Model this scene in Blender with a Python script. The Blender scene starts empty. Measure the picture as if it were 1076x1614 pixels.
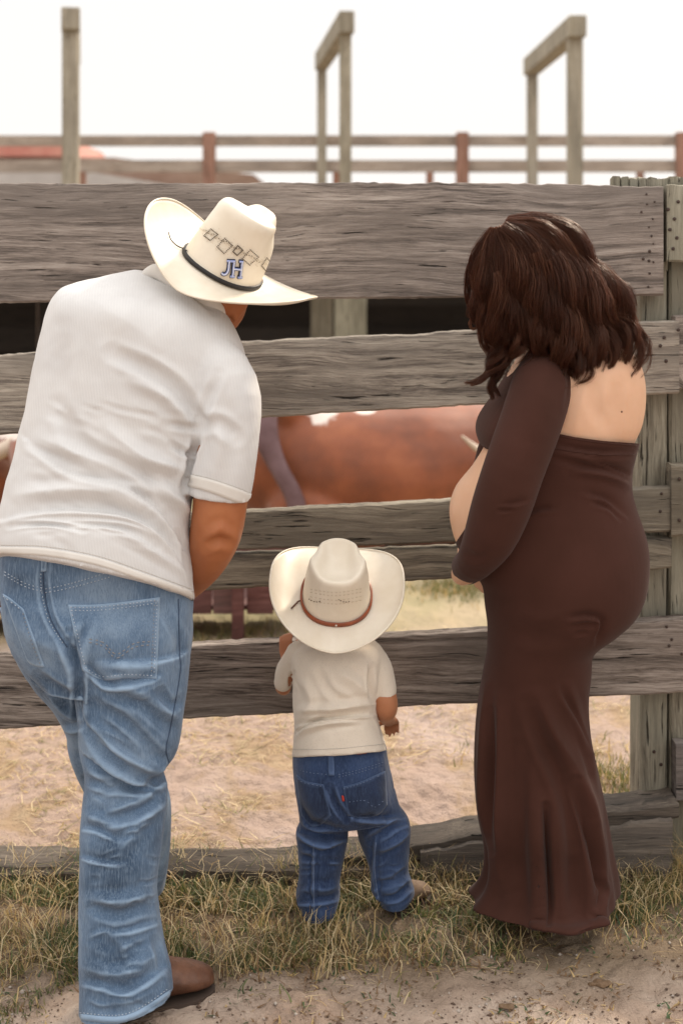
import bpy, bmesh, math, random
import numpy as np
from mathutils import Vector, Matrix
from mathutils.bvhtree import BVHTree
random.seed(7); rng = np.random.default_rng(7)
S = bpy.context.scene
COL = S.collection
# ------------------------------------------------------------------ camera
F = 2242.0      # focal length in photo pixels
CX, HZ, EYE = 538.0, 391.0, 1.5
cd = bpy.data.cameras.new('camera'); cam = bpy.data.objects.new('camera', cd); COL.objects.link(cam)
cam.location = (0, 0, EYE); cam.rotation_euler = (math.pi/2, 0, 0)
cd.sensor_fit = 'VERTICAL'; cd.sensor_height = 36; cd.lens = 36*F/1614
cd.shift_y = -(807-HZ)/1614; cd.clip_end = 500; cd.clip_start = .05
cd.dof.use_dof = True; cd.dof.focus_distance = 2.98; cd.dof.aperture_fstop = 3.2
S.camera = cam
# ------------------------------------------------------------------ sky and sun
W = bpy.data.worlds.new('World'); S.world = W; W.use_nodes = True
nt = W.node_tree; nt.nodes.clear()
out = nt.nodes.new('ShaderNodeOutputWorld'); bg = nt.nodes.new('ShaderNodeBackground')
sky = nt.nodes.new('ShaderNodeTexSky'); sky.sky_type = 'NISHITA'; sky.sun_disc = False
SUN_EL, SUN_AZ = math.radians(38), math.radians(38)       # azimuth measured from +Y (away) towards +X (right)
sky.sun_elevation = SUN_EL; sky.sun_rotation = SUN_AZ; sky.dust_density = 4; sky.air_density = 1.0; sky.altitude = 100
mixs = nt.nodes.new('ShaderNodeMix'); mixs.data_type = 'RGBA'
mixs.inputs[0].default_value = 0.93        # thin bright overcast in front of the clear sky
tcw = nt.nodes.new('ShaderNodeTexCoord'); spw = nt.nodes.new('ShaderNodeSeparateXYZ'); nt.links.new(tcw.outputs['Generated'], spw.inputs[0])
mrw = nt.nodes.new('ShaderNodeMapRange'); mrw.inputs[1].default_value = .17; mrw.inputs[2].default_value = 1.0; mrw.inputs[3].default_value = 1.0; mrw.inputs[4].default_value = 2.3
nt.links.new(spw.outputs[2], mrw.inputs[0])       # CIE overcast sky: the zenith is over twice as bright as the horizon
vmw = nt.nodes.new('ShaderNodeVectorMath'); vmw.operation = 'SCALE'; vmw.inputs[0].default_value = (11.9, 11.5, 11.1)
nt.links.new(mrw.outputs[0], vmw.inputs['Scale']); nt.links.new(vmw.outputs[0], mixs.inputs[7])
nt.links.new(sky.outputs[0], mixs.inputs[6])
nt.links.new(mixs.outputs[2], bg.inputs[0]); bg.inputs[1].default_value = 0.10
nt.links.new(bg.outputs[0], out.inputs[0])
sl = bpy.data.lights.new('sun', 'SUN'); sun = bpy.data.objects.new('sun', sl); COL.objects.link(sun)
sl.energy = 4.0; sl.angle = math.radians(6); sl.color = (1, .86, .68)
sdir = Vector((math.sin(SUN_AZ)*math.cos(SUN_EL), math.cos(SUN_AZ)*math.cos(SUN_EL), math.sin(SUN_EL)))
sun.rotation_euler = sdir.to_track_quat('Z', 'Y').to_euler()
S.view_settings.view_transform = 'Standard'; S.view_settings.look = 'None'
S.view_settings.exposure = -0.12; S.view_settings.gamma = 1
S.view_settings.use_curve_mapping = False
# ------------------------------------------------------------------ helpers
def P(px, py, d): return Vector(((px-CX)*d/F, d, EYE-(py-HZ)*d/F))
def gd(py): return EYE*F/(py-HZ)          # depth of the ground seen at row py
def proj(co):                              # Nx3 -> px,py
    return CX+co[:,0]*F/co[:,1], HZ-(co[:,2]-EYE)*F/co[:,1]
def props(o, label=None, cat=None, group=None, kind=None):
    if label: o['label'] = label
    if cat: o['category'] = cat
    if group: o['group'] = group
    if kind: o['kind'] = kind
    return o
def empty(name, loc, label, cat, group=None):
    o = bpy.data.objects.new(name, None); COL.objects.link(o); o.location = loc; o.empty_display_size = .1
    return props(o, label, cat, group)
def link(name, me, mat, parent=None, smooth=True):
    o = bpy.data.objects.new(name, me); COL.objects.link(o)
    me.materials.clear()
    for m in (mat if isinstance(mat, (list, tuple)) else [mat]): me.materials.append(m)
    if smooth: me.shade_smooth()
    if parent:
        o.parent = parent
        l = Vector((0,0,0)); p = parent
        while p: l += p.location; p = p.parent
        me.transform(Matrix.Translation(-l))
    return o
def mesh(vs, fs, name='m'):
    me = bpy.data.meshes.new(name); me.from_pydata([tuple(v) for v in vs], [], fs); me.update(); return me
def meshnp(vs, quads, name='m'):
    me = bpy.data.meshes.new(name); n = len(quads); k = quads.shape[1]
    me.vertices.add(len(vs)); me.vertices.foreach_set('co', np.asarray(vs, dtype=np.float32).ravel())
    me.loops.add(n*k); me.loops.foreach_set('vertex_index', quads.astype(np.int32).ravel())
    me.polygons.add(n); me.polygons.foreach_set('loop_start', np.arange(0, n*k, k, dtype=np.int32))
    me.update(calc_edges=True); me.validate(); return me
# --- closed shapes
def catmull(rows, k):
    a = np.array(rows, float); n = len(a); out = []
    for i in range(n-1):
        p0 = a[max(i-1,0)]; p1 = a[i]; p2 = a[i+1]; p3 = a[min(i+2,n-1)]
        for j in range(k):
            t = j/k
            out.append(.5*((2*p1)+(-p0+p2)*t+(2*p0-5*p1+4*p2-p3)*t*t+(-p0+3*p1-3*p2+p3)*t**3))
    out.append(a[-1]); return np.array(out)
def loft(loops):
    n = len(loops[0]); vs = np.concatenate(loops); fs = []
    for i in range(len(loops)-1):
        for j in range(n):
            a = i*n+j; b = i*n+(j+1)%n; fs.append((a, b, b+n, a+n))
    fs.append(tuple(range(n-1,-1,-1))); fs.append(tuple((len(loops)-1)*n+j for j in range(n)))
    return vs, fs
def rings(rows, seg=40, k=4, pw=2.3):
    """rows (xl,yl,xr,yr,depth,half thickness): closed body seen from the camera between two outlines"""
    r = catmull(rows, k); L = []; th = np.linspace(0, 2*math.pi, seg, endpoint=False)
    c = np.sign(np.cos(th))*np.abs(np.cos(th))**(2/pw); s = np.sign(np.sin(th))*np.abs(np.sin(th))**(2/pw)
    for xl,yl,xr,yr,d,t in r:
        l = np.array(P(xl,yl,d)); q = np.array(P(xr,yr,d)); m = (l+q)/2; h = (q-l)/2
        L.append(m[None]+c[:,None]*h[None]+s[:,None]*np.array([[0,t,0]]))
    return loft(L)
def wtube(pts, rad, seg=16, k=3, flat=1.0, caps=True, flatend=False):
    """world-space limb: pts Nx3, rad N or Nx2 (side, depth)"""
    rad = np.array(rad, float)
    if rad.ndim == 1: rad = np.stack([rad, rad*flat], 1)
    a = catmull(np.hstack([np.array([tuple(p) for p in pts], float), rad]), k)
    C = a[:,:3]; R = a[:,3:]; T = np.gradient(C, axis=0); T /= np.linalg.norm(T, axis=1)[:,None]+1e-9
    prev = None; L = []; th = np.linspace(0, 2*math.pi, seg, endpoint=False)
    frames = []
    for i in range(len(C)):
        s = np.cross(T[i], [0,1,0]); n = np.linalg.norm(s)
        if n < .35:
            s = prev if prev is not None else np.array([1,0,0.])
            s = s-T[i]*s.dot(T[i])
        s = s/np.linalg.norm(s)
        if prev is not None and s.dot(prev) < 0: s = -s
        prev = s; frames.append((s, np.cross(s, T[i])))
    def ring(i, sc, off):
        s, dd = frames[i]
        return C[i]+T[i]*off+sc*(np.cos(th)[:,None]*s*R[i,0]+np.sin(th)[:,None]*dd*R[i,1])
    r0 = R[0].min(); r1 = R[-1].min()
    if caps: L += [ring(0,.45,-r0*.85), ring(0,.85,-r0*.5)]
    L += [ring(i,1,0) for i in range(len(C))]
    if caps and not flatend: L += [ring(-1,.85,r1*.5), ring(-1,.45,r1*.85)]
    return loft(L)
def tube(pts, **kw):
    """pts (px,py,depth,radius px[,depth/side ratio]) in the camera frame"""
    return wtube([P(p[0],p[1],p[2]) for p in pts], [(p[3]*p[2]/F, p[3]*p[2]/F*(p[4] if len(p)>4 else 1)) for p in pts], **kw)
def ball(c, r, seg=20, rn=12):
    c = np.array(tuple(c)); r = np.array(r if hasattr(r,'__len__') else (r,r,r)); L = []
    th = np.linspace(0,2*math.pi,seg,endpoint=False)
    for i in range(1, rn):
        ph = math.pi*i/rn
        L.append(c+np.stack([np.cos(th)*math.sin(ph), np.sin(th)*math.sin(ph), np.full(seg, math.cos(ph))],1)*r)
    return loft(L)
def merge(parts):
    vs = []; fs = []; o = 0
    for v, f in parts:
        vs += [tuple(x) for x in v]; fs += [tuple(i+o for i in q) for q in f]; o += len(v)
    return vs, fs
def remesh(parts, voxel, smooth=3):
    vs, fs = merge(parts); me = mesh(vs, fs)
    bm = bmesh.new(); bm.from_mesh(me); bmesh.ops.recalc_face_normals(bm, faces=bm.faces); bm.to_mesh(me); bm.free()
    o = bpy.data.objects.new('tmp', me); COL.objects.link(o)
    m = o.modifiers.new('r', 'REMESH'); m.mode = 'VOXEL'; m.voxel_size = voxel
    dg = bpy.context.evaluated_depsgraph_get(); dg.update()
    r = bpy.data.meshes.new_from_object(o.evaluated_get(dg))
    bpy.data.objects.remove(o); bpy.data.meshes.remove(me)
    lap(r, smooth); return r
def getco(me):
    a = np.empty(len(me.vertices)*3, np.float32); me.vertices.foreach_get('co', a); return a.reshape(-1,3).astype(float)
def setco(me, a): me.vertices.foreach_set('co', a.astype(np.float32).ravel()); me.update()
def getno(me):
    a = np.empty(len(me.vertices)*3, np.float32); me.vertices.foreach_get('normal', a); return a.reshape(-1,3).astype(float)
def edges(me):
    e = np.empty(len(me.edges)*2, np.int32); me.edges.foreach_get('vertices', e); return e.reshape(-1,2)
def lap(me, it, lam=.55):
    if not it: return
    co = getco(me); e = edges(me); n = len(co)
    deg = np.bincount(e.ravel(), minlength=n)[:,None].clip(1)
    for k in range(it*2):
        s = np.stack([np.bincount(e[:,0], co[e[:,1],i], n)+np.bincount(e[:,1], co[e[:,0],i], n) for i in range(3)],1)/deg
        co = co+(lam if k%2==0 else -lam*.92)*(s-co) if False else co+(lam if k%2==0 else -.45)*(s-co)
    setco(me, co)
def segdist(px, py, pts):
    best = np.full(len(px), 1e9); bt = np.zeros(len(px)); tot = 0; sgn = np.zeros(len(px))
    L = [math.dist(pts[i], pts[i+1]) for i in range(len(pts)-1)]; T = sum(L)
    cxx = np.zeros(len(px)); cyy = np.zeros(len(px))
    for i in range(len(pts)-1):
        ax, ay = pts[i]; bx, by = pts[i+1]; dx, dy = bx-ax, by-ay; l2 = dx*dx+dy*dy+1e-9
        t = (((px-ax)*dx+(py-ay)*dy)/l2).clip(0,1); qx = ax+t*dx; qy = ay+t*dy
        d = np.hypot(px-qx, py-qy); m = d < best
        best = np.where(m, d, best); bt = np.where(m, (tot+t*L[i])/T, bt)
        sgn = np.where(m, np.sign((px-ax)*dy-(py-ay)*dx), sgn)
        cxx = np.where(m, qx, cxx); cyy = np.where(m, qy, cyy); tot += L[i]
    return best, bt, sgn, cxx, cyy
def spl(pts, k=5): return [tuple(p) for p in catmull(pts, k)] if len(pts) > 2 else pts
def folds(me, strokes, gain=1.7):
    """press creases and ridges into the cloth; stroke = (points, width px, height mm[, one-sided])"""
    co = getco(me); no = getno(me); px, py = proj(co)
    v = co-np.array([0,0,EYE]); v /= np.linalg.norm(v,axis=1)[:,None]; fac = -(v*no).sum(1)
    w0 = np.clip(fac*2.5, 0, 1); disp = np.zeros(len(co))
    for st in strokes:
        pts, w, a = st[:3]; side = st[3] if len(st)>3 else 0
        d, t, sg, _, _ = segdist(px, py, spl(pts))
        tp = np.sin(np.clip(t,0.02,.98)*math.pi)**.5
        u = d/w*1.0
        if side: # step: sharp lip on one side, soft on the other
            us = u*sg*side
            prof = np.where(us>0, np.exp(-(us*.8)**2), np.exp(-(us*3)**2))
            prof = prof-.55*np.exp(-((us+.75)*2.2)**2)
        else:
            prof = (np.exp(-np.abs(u)**1.35*1.25)*1.15-.45*np.exp(-((u-1.7)/.8)**2)) if a>0 else (np.exp(-u*u)-.5*np.exp(-((u-1.35)/.55)**2))
        disp += gain*a*.001*tp*prof*w0
    co += no*disp[:,None]; setco(me, co)
def wrinkle(me, amp, f=(14,14,14), seed=0, oct=3):
    co = getco(me); no = getno(me); r = np.random.default_rng(seed); disp = np.zeros(len(co)); p = co*np.array(f)
    for k in range(oct):
        q = p*(1.9**k); ph = r.uniform(0,6.28,6)
        wx = np.sin(q[:,1]*1.1+ph[0]+1.7*np.sin(q[:,2]*.7+ph[1])); wz = np.sin(q[:,0]*.9+ph[2]+1.5*np.sin(q[:,1]*.8+ph[3]))
        disp += amp*(.55**k)*np.sin(q[:,0]+1.6*wx+ph[4])*np.sin(q[:,2]+1.6*wz+ph[5])
    setco(me, co+no*disp[:,None])
def inpoly(px, py, poly):
    c = np.zeros(len(px), bool); n = len(poly)
    for i in range(n):
        x1,y1 = poly[i]; x2,y2 = poly[(i+1)%n]
        m = ((y1>py)!=(y2>py)) & (px < (x2-x1)*(py-y1)/((y2-y1) or 1e-9)+x1); c ^= m
    return c
def clip(me, poly, keep_inside=True):
    """cut the mesh along an outline; the cut edge is snapped on to the outline"""
    co = getco(me); px, py = proj(co); ins = inpoly(px, py, poly)
    if not keep_inside: ins = ~ins
    bm = bmesh.new(); bm.from_mesh(me); bm.verts.ensure_lookup_table()
    _,_,_,cx,cy = segdist(px, py, list(poly)+[poly[0]])
    kill = [f for f in bm.faces if not any(ins[v.index] for v in f.verts)]
    idx = {v.index for f in bm.faces if any(ins[v.index] for v in f.verts) for v in f.verts if not ins[v.index]}
    for i in idx:
        d = co[i,1]; bm.verts[i].co = P(cx[i], cy[i], d)
    bmesh.ops.delete(bm, geom=kill, context='FACES')
    bm.to_mesh(me); bm.free(); me.update()
def solid(me, t):
    bm = bmesh.new(); bm.from_mesh(me); bmesh.ops.recalc_face_normals(bm, faces=bm.faces)
    bmesh.ops.solidify(bm, geom=bm.faces[:], thickness=t); bm.to_mesh(me); bm.free(); me.update()
def hemlift(me, y0, y1, dc, k):
    """the back of a hem rides up where it stretches over the seat"""
    co = getco(me); px, py = proj(co); w = np.clip((py-y0)/(y1-y0),0,1); w = w*w*(3-2*w); co[:,2] += w*k*np.maximum(0, dc-co[:,1]); setco(me, co)
def bvh(me):
    return BVHTree.FromPolygons([v.co for v in me.vertices], [tuple(p.vertices) for p in me.polygons])
ORG = Vector((0,0,EYE))
def ray(tree, px, py, dflt=None):
    dr = (P(px,py,1)-ORG).normalized(); h = tree.ray_cast(ORG, dr)
    if h[0] is None: return (P(px,py,dflt) if dflt else None), Vector((0,-1,0))
    n = h[1]; n = n if n.dot(dr) < 0 else -n
    return h[0], n
def patch(tree, c, nu, nv, off, name, mat, parent, th=.002, dflt=None, bulge=0):
    """cloth patch laid on a surface between four outlines given as two polylines (top,bottom)"""
    top, bot = np.array(spl(c[0])), np.array(spl(c[1]))
    def at(l, u):
        x = u*(len(l)-1); i = min(int(x), len(l)-2); return l[i]+(l[i+1]-l[i])*(x-i)
    V = []; N = []
    for j in range(nv+1):
        for i in range(nu+1):
            q = at(top, i/nu)*(1-j/nv)+at(bot, i/nu)*(j/nv)
            p, n = ray(tree, q[0], q[1])
            if p is None:
                g0 = P(q[0], q[1], V[-1].y if V else (dflt or 3.0)); p, n, _, _ = tree.find_nearest(g0)
            V.append(p); N.append(n)
    # even out the lay
    A = np.array([tuple(p) for p in V]).reshape(nv+1, nu+1, 3); M = np.array([tuple(n) for n in N]).reshape(nv+1,nu+1,3)
    M /= np.linalg.norm(M,axis=2)[...,None]+1e-9
    b = np.sin(np.linspace(0,math.pi,nu+1))[None,:]*np.sin(np.linspace(0,math.pi,nv+1))[:,None]
    O = A+M*(off+bulge*b)[...,None]; I = A-M*.001
    vs = list(O.reshape(-1,3))+list(I.reshape(-1,3)); n1 = (nu+1)*(nv+1); fs = []
    for j in range(nv):
        for i in range(nu):
            a = j*(nu+1)+i; fs.append((a, a+nu+1, a+nu+2, a+1))
    bd = [i for i in range(nu+1)]+[j*(nu+1)+nu for j in range(1,nv+1)]+[nv*(nu+1)+i for i in range(nu-1,-1,-1)]+[j*(nu+1) for j in range(nv-1,0,-1)]
    for k in range(len(bd)):
        a, b2 = bd[k], bd[(k+1)%len(bd)]; fs.append((a, b2, b2+n1, a+n1))
    global PT
    pm = mesh(vs, fs); PT = bvh(pm); return link(name, pm, mat, parent)
def thread(tree, pts, r, mat, parent, name='stitching', off=.0005, dash=0, dflt=None, step=2.0, get=False):
    """a raised seam or row of stitches following a surface"""
    p = spl(pts, 8); Q = []
    for i in range(len(p)-1):
        n = max(1, int(math.dist(p[i], p[i+1])/step))
        for k in range(n): Q.append((p[i][0]+(p[i+1][0]-p[i][0])*k/n, p[i][1]+(p[i+1][1]-p[i][1])*k/n))
    Q.append(p[-1]); W3 = []
    for q in Q:
        h, n = ray(tree, q[0], q[1], dflt)
        if h is not None: W3.append(h+n*off)
    if len(W3) < 3: return None
    parts = []
    if dash:
        for i in range(0, len(W3)-dash, dash+1): parts.append(wtube(W3[i:i+dash], [r]*dash, seg=5, k=1, caps=False))
    else: parts.append(wtube(W3, [r]*len(W3), seg=6, k=1, caps=False))
    if get: return parts
    v, f = merge(parts); return link(name, mesh(v, f), mat, parent)
# ------------------------------------------------------------------ materials
def newmat(name):
    m = bpy.data.materials.new(name); m.use_nodes = True; nt = m.node_tree; b = nt.nodes['Principled BSDF']; return m, nt, b
class NB:
    def __init__(s, nt): s.nt = nt
    def n(s, t, **kw):
        x = s.nt.nodes.new(t)
        for k, v in kw.items(): setattr(x, k, v)
        return x
    def l(s, a, b): s.nt.links.new(a, b)
    def coord(s, scale=(1,1,1), rot=(0,0,0), rnd=False):
        c = s.n('ShaderNodeTexCoord'); m = s.n('ShaderNodeMapping'); m.inputs['Scale'].default_value = scale; m.inputs['Rotation'].default_value = rot
        s.l(c.outputs['Object'], m.inputs[0])
        if rnd:
            oi = s.n('ShaderNodeObjectInfo'); mm = s.n('ShaderNodeMath', operation='MULTIPLY'); mm.inputs[1].default_value = 37
            s.l(oi.outputs['Random'], mm.inputs[0]); cb = s.n('ShaderNodeCombineXYZ')
            for i in range(3): s.l(mm.outputs[0], cb.inputs[i])
            s.l(cb.outputs[0], m.inputs['Location'])
        return m.outputs[0]
    def noise(s, v, scale, det=4, rough=.6, dist=0):
        x = s.n('ShaderNodeTexNoise'); x.inputs['Scale'].default_value = scale; x.inputs['Detail'].default_value = det
        x.inputs['Roughness'].default_value = rough; x.inputs['Distortion'].default_value = dist
        if v is not None: s.l(v, x.inputs['Vector'])
        return x.outputs[0]
    def ramp(s, f, stops):
        r = s.n('ShaderNodeValToRGB'); cr = r.color_ramp
        while len(cr.elements) < len(stops): cr.elements.new(.5)
        for e, (p, c) in zip(cr.elements, stops): e.position = p; e.color = (*c, 1) if len(c)==3 else c
        s.l(f, r.inputs[0]); return r.outputs[0]
    def mix(s, a, b, f, mode='MIX'):
        m = s.n('ShaderNodeMix', data_type='RGBA', blend_type=mode)
        for i, x in ((0,f),(6,a),(7,b)):
            if hasattr(x, 'is_linked'): s.l(x, m.inputs[i])
            else: m.inputs[i].default_value = x if i==0 else (*x, 1)
        return m.outputs[2]
    def math(s, op, a, b=0, c=None):
        m = s.n('ShaderNodeMath', operation=op)
        for i, x in ((0,a),(1,b),(2,c)):
            if x is None: continue
            if hasattr(x, 'is_linked'): s.l(x, m.inputs[i])
            else: m.inputs[i].default_value = x
        return m.outputs[0]
    def bump(s, h, st, dist, prev=None):
        b = s.n('ShaderNodeBump'); b.inputs['Strength'].default_value = st; b.inputs['Distance'].default_value = dist
        s.l(h, b.inputs['Height'])
        if prev: s.l(prev, b.inputs['Normal'])
        return b.outputs[0]
def wood(name, dark, mid, light, scale=1, along='X', green=None, rough=.85, knots=True):
    m, nt, b = newmat(name); q = NB(nt)
    rot = (0,0,0) if along == 'X' else (0, math.radians(90), 0)
    v = q.coord(rot=rot, rnd=True)
    lo = q.n('ShaderNodeMapping'); lo.inputs['Scale'].default_value = (2.0*scale, 6*scale, 8*scale); q.l(v, lo.inputs[0])
    warp = q.noise(lo.outputs[0], 1.0, 3, .5)
    sep = q.n('ShaderNodeSeparateXYZ'); q.l(v, sep.inputs[0])
    z = q.math('MULTIPLY_ADD', warp, .06/scale, sep.outputs[2])
    # knots bend the grain round them
    vo = q.n('ShaderNodeTexVoronoi'); vm = q.n('ShaderNodeMapping'); vm.inputs['Scale'].default_value = (1.9*scale,.01,4.6*scale); q.l(v, vm.inputs[0]); q.l(vm.outputs[0], vo.inputs['Vector'])
    vo.inputs['Scale'].default_value = 1.0; vo.inputs['Randomness'].default_value = .9
    kn = q.ramp(vo.outputs['Distance'], [(0,(1,1,1)),(.16,(.25,.25,.25)),(.36,(0,0,0))])
    if knots: z = q.math('MULTIPLY_ADD', kn, .05/scale, z)
    cb = q.n('ShaderNodeCombineXYZ'); q.l(q.math('MULTIPLY', sep.outputs[0], 2.6*scale), cb.inputs[0]); q.l(q.math('MULTIPLY', sep.outputs[1], 22*scale), cb.inputs[1]); q.l(q.math('MULTIPLY', z, 60*scale), cb.inputs[2])
    g1 = q.noise(cb.outputs[0], 1.0, 5, .62); g2 = q.noise(cb.outputs[0], 6.0, 5, .75)
    g = q.math('ADD', q.math('MULTIPLY', g1, .52), q.math('MULTIPLY', g2, .48))
    c = q.ramp(g, [(.34, tuple(x*.7 for x in dark)), (.42, tuple(x*1.25 for x in dark)), (.50, mid), (.62, light)])
    pt = q.noise(lo.outputs[0], .9, 4, .6)
    c = q.mix(c, tuple(x*.62 for x in mid), q.ramp(pt, [(.45,(0,0,0)),(.66,(.85,.85,.85))]))
    if green: c = q.mix(c, green, q.ramp(q.noise(v, 3.0, 3), [(.45,(0,0,0)),(.65,(.7,.7,.7))]))
    if knots: c = q.mix(c, tuple(x*.55 for x in dark), q.ramp(vo.outputs['Distance'], [(0,(.9,.9,.9)),(.05,(.65,.65,.65)),(.11,(0,0,0))]))
    oi = q.n('ShaderNodeObjectInfo')
    c = q.mix(c, (.5,.45,.42), q.math('MULTIPLY', oi.outputs['Random'], .12))
    q.l(c, b.inputs['Base Color']); b.inputs['Roughness'].default_value = rough; b.inputs['Specular IOR Level'].default_value = .25
    cr = q.ramp(q.noise(cb.outputs[0], 2.6, 3, .55), [(.29,(0,0,0)),(.35,(1,1,1))])
    n1 = q.bump(g, .9, .006); n2 = q.bump(cr, .9, .008, n1); q.l(n2, b.inputs['Normal'])
    c2 = q.mix(c, tuple(x*.35 for x in dark), q.math('SUBTRACT', 1, cr)); q.l(c2, b.inputs['Base Color'])
    return m
def cloth(name, c1, c2, rough=.9, weave=900, wst=.25, rib=None, ribdir=(1,0,0), ribst=.4, sheen=.3, patchscale=6, extra=None, spec=.2):
    m, nt, b = newmat(name); q = NB(nt); v = q.coord()
    n = q.noise(v, patchscale, 4, .6); c = q.ramp(n, [(.35, c1), (.65, c2)])
    w = q.noise(v, weave, 2, .6); nn = q.bump(w, wst, .001)
    if extra: c = extra(q, v, c)
    if rib:
        wv = q.n('ShaderNodeTexWave'); wv.bands_direction = 'DIAGONAL' if ribdir is None else 'X'
        mp = q.n('ShaderNodeMapping'); mp.inputs['Rotation'].default_value = (0, ribdir or 0, 0) if not isinstance(ribdir, tuple) else (0,0,0); q.l(v, mp.inputs[0])
        q.l(mp.outputs[0], wv.inputs['Vector']); wv.inputs['Scale'].default_value = rib; wv.inputs['Distortion'].default_value = 1.2; wv.inputs['Detail'].default_value = 2; wv.inputs['Detail Scale'].default_value = .6
        nn = q.bump(wv.outputs[1], ribst, .0018, nn)
        c = q.mix(c, tuple(x*.93 for x in c1), q.math('MULTIPLY', q.math('SUBTRACT', 1, wv.outputs[1]), .3))
    q.l(c, b.inputs['Base Color']); q.l(nn, b.inputs['Normal'])
    b.inputs['Roughness'].default_value = rough; b.inputs['Sheen Weight'].default_value = sheen; b.inputs['Sheen Roughness'].default_value = .5; b.inputs['Specular IOR Level'].default_value = spec
    return m
def denim(name, dark, mid, light):
    m, nt, b = newmat(name); q = NB(nt); v = q.coord()
    n = q.noise(v, 4.5, 5, .6, .1)
    c = q.ramp(n, [(.36, dark), (.5, mid), (.66, light)])
    st = q.n('ShaderNodeMapping'); st.inputs['Scale'].default_value = (260,260,22); q.l(v, st.inputs[0])
    warp = q.noise(st.outputs[0], 1.6, 3, .7)
    c = q.mix(c, light, q.ramp(warp, [(.45,(0,0,0)),(.75,(.75,.75,.75))]))
    c = q.mix(c, dark, q.ramp(q.noise(st.outputs[0], 2.7, 2, .7), [(.5,(0,0,0)),(.8,(.7,.7,.7))]))
    # rubbed high spots, which also put fold light and shade into the colour
    ge = q.n('ShaderNodeNewGeometry'); c = q.mix(c, tuple(min(1,x*1.35) for x in light), q.ramp(ge.outputs['Pointiness'], [(.505,(0,0,0)),(.56,(.8,.8,.8))]))
    q.l(c, b.inputs['Base Color']); b.inputs['Roughness'].default_value = .88; b.inputs['Specular IOR Level'].default_value = .15; b.inputs['Sheen Weight'].default_value = .15
    q.l(q.bump(q.noise(v, 900, 2, .6), .35, .001, q.bump(q.noise(v, 55, 4, .6), .25, .006)), b.inputs['Normal'])
    return m
def plain(name, c, rough=.6, c2=None, scale=30, bs=.2, bd=.002, sss=0, spec=.4, metal=0):
    m, nt, b = newmat(name); q = NB(nt); v = q.coord(); n = q.noise(v, scale, 4, .6)
    q.l(q.ramp(n, [(.35, c), (.65, c2 or tuple(x*.85 for x in c))]), b.inputs['Base Color'])
    b.inputs['Roughness'].default_value = rough; b.inputs['Specular IOR Level'].default_value = spec; b.inputs['Metallic'].default_value = metal
    if bs: q.l(q.bump(q.noise(v, scale*4, 3, .6), bs, bd), b.inputs['Normal'])
    if sss: b.inputs['Subsurface Weight'].default_value = sss; b.inputs['Subsurface Radius'].default_value = (.01,.004,.002); b.inputs['Subsurface Scale'].default_value = .6
    return m
M = {}
M['plank'] = wood('weathered grey brown plank', (.062,.048,.040), (.225,.183,.155), (.42,.36,.315))
M['plank_green'] = wood('weathered olive grey plank', (.060,.048,.034), (.190,.160,.113), (.35,.305,.23))
M['plank_dark'] = wood('dark weathered plank', (.055,.045,.042), (.125,.105,.095), (.22,.19,.17))
M['plank_pale'] = wood('pale weathered plank', (.090,.073,.060), (.285,.245,.20), (.50,.44,.365))
M['post'] = wood('weathered post wood', (.11,.095,.068), (.26,.235,.175), (.40,.37,.29), along='Z', green=(.235,.225,.17), knots=False)
M['log'] = wood('base timber wood', (.045,.036,.028), (.135,.110,.088), (.30,.255,.21), scale=.8)
M['logdark'] = wood('muddy shaded base timber wood', (.025,.020,.015), (.075,.058,.044), (.16,.13,.10), scale=.8)  # darker than log: mud, plus shade put into the colour
M['farwood'] = wood('far grey rail wood', (.19,.16,.115), (.31,.275,.21), (.40,.36,.29), along='Z', knots=False)  # far wood, rails and posts paled: haze put into their colours
M['farrail'] = wood('far brown rail wood', (.24,.185,.14), (.38,.31,.25), (.48,.41,.345), knots=False)
M['farpost'] = wood('far red brown post wood', (.16,.075,.045), (.30,.15,.10), (.38,.22,.16), along='Z', knots=False)
M['darkboard'] = wood('shade darkened board', (.012,.008,.007), (.022,.015,.012), (.038,.026,.021), knots=False)  # shade under the catwalk is put into the board colour
M['redboard'] = wood('rusty red board', (.05,.018,.014), (.12,.042,.036), (.19,.09,.08), knots=False)
M['redroof'] = plain('faded red roof', (.40,.13,.10), .7, (.50,.24,.18), 3)
M['brownroof'] = plain('faded brown roof', (.24,.15,.11), .8, (.32,.22,.17), 3)
M['shirt'] = cloth('white ribbed shirt knit', (.565,.555,.55), (.63,.62,.61), rib=55, ribdir=math.radians(8), ribst=.12, sheen=.1, wst=.3, weave=500)
M['shirtplain'] = cloth('white shirt trim', (.61,.58,.54), (.66,.63,.59), sheen=.1)
def specks(q, v, c):
    return q.mix(c, (.50,.44,.37), q.ramp(q.noise(v, 420, 2, .7), [(.56,(0,0,0)),(.72,(.55,.55,.55))]))
M['tee'] = cloth('oatmeal flecked jersey', (.66,.585,.49), (.72,.645,.55), extra=specks, sheen=.2)
M['denim'] = denim('light washed denim', (.036,.064,.112), (.090,.145,.23), (.205,.28,.375))
M['denimdark'] = denim('indigo denim', (.014,.024,.058), (.028,.050,.115), (.065,.10,.185))
M['denimpocket'] = denim('indigo denim pocket', (.012,.018,.040), (.020,.033,.075), (.045,.07,.13))
M['thread'] = plain('pale seam thread', (.48,.52,.58), .9, (.36,.42,.50), 300, 0)
M['threadtan'] = plain('faded tan thread', (.27,.25,.24), .9, (.20,.21,.23), 300, 0)
M['threadblue'] = plain('dull blue thread', (.16,.20,.30), .9, (.10,.14,.23), 300, 0)
M['seam'] = plain('dark seam', (.045,.07,.12), .9, None, 300, 0)
M['dress'] = cloth('brown jersey dress', (.044,.0165,.0110), (.054,.0205,.0145), rough=.85, weave=700, sheen=.06, wst=.25, spec=.12)
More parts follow.
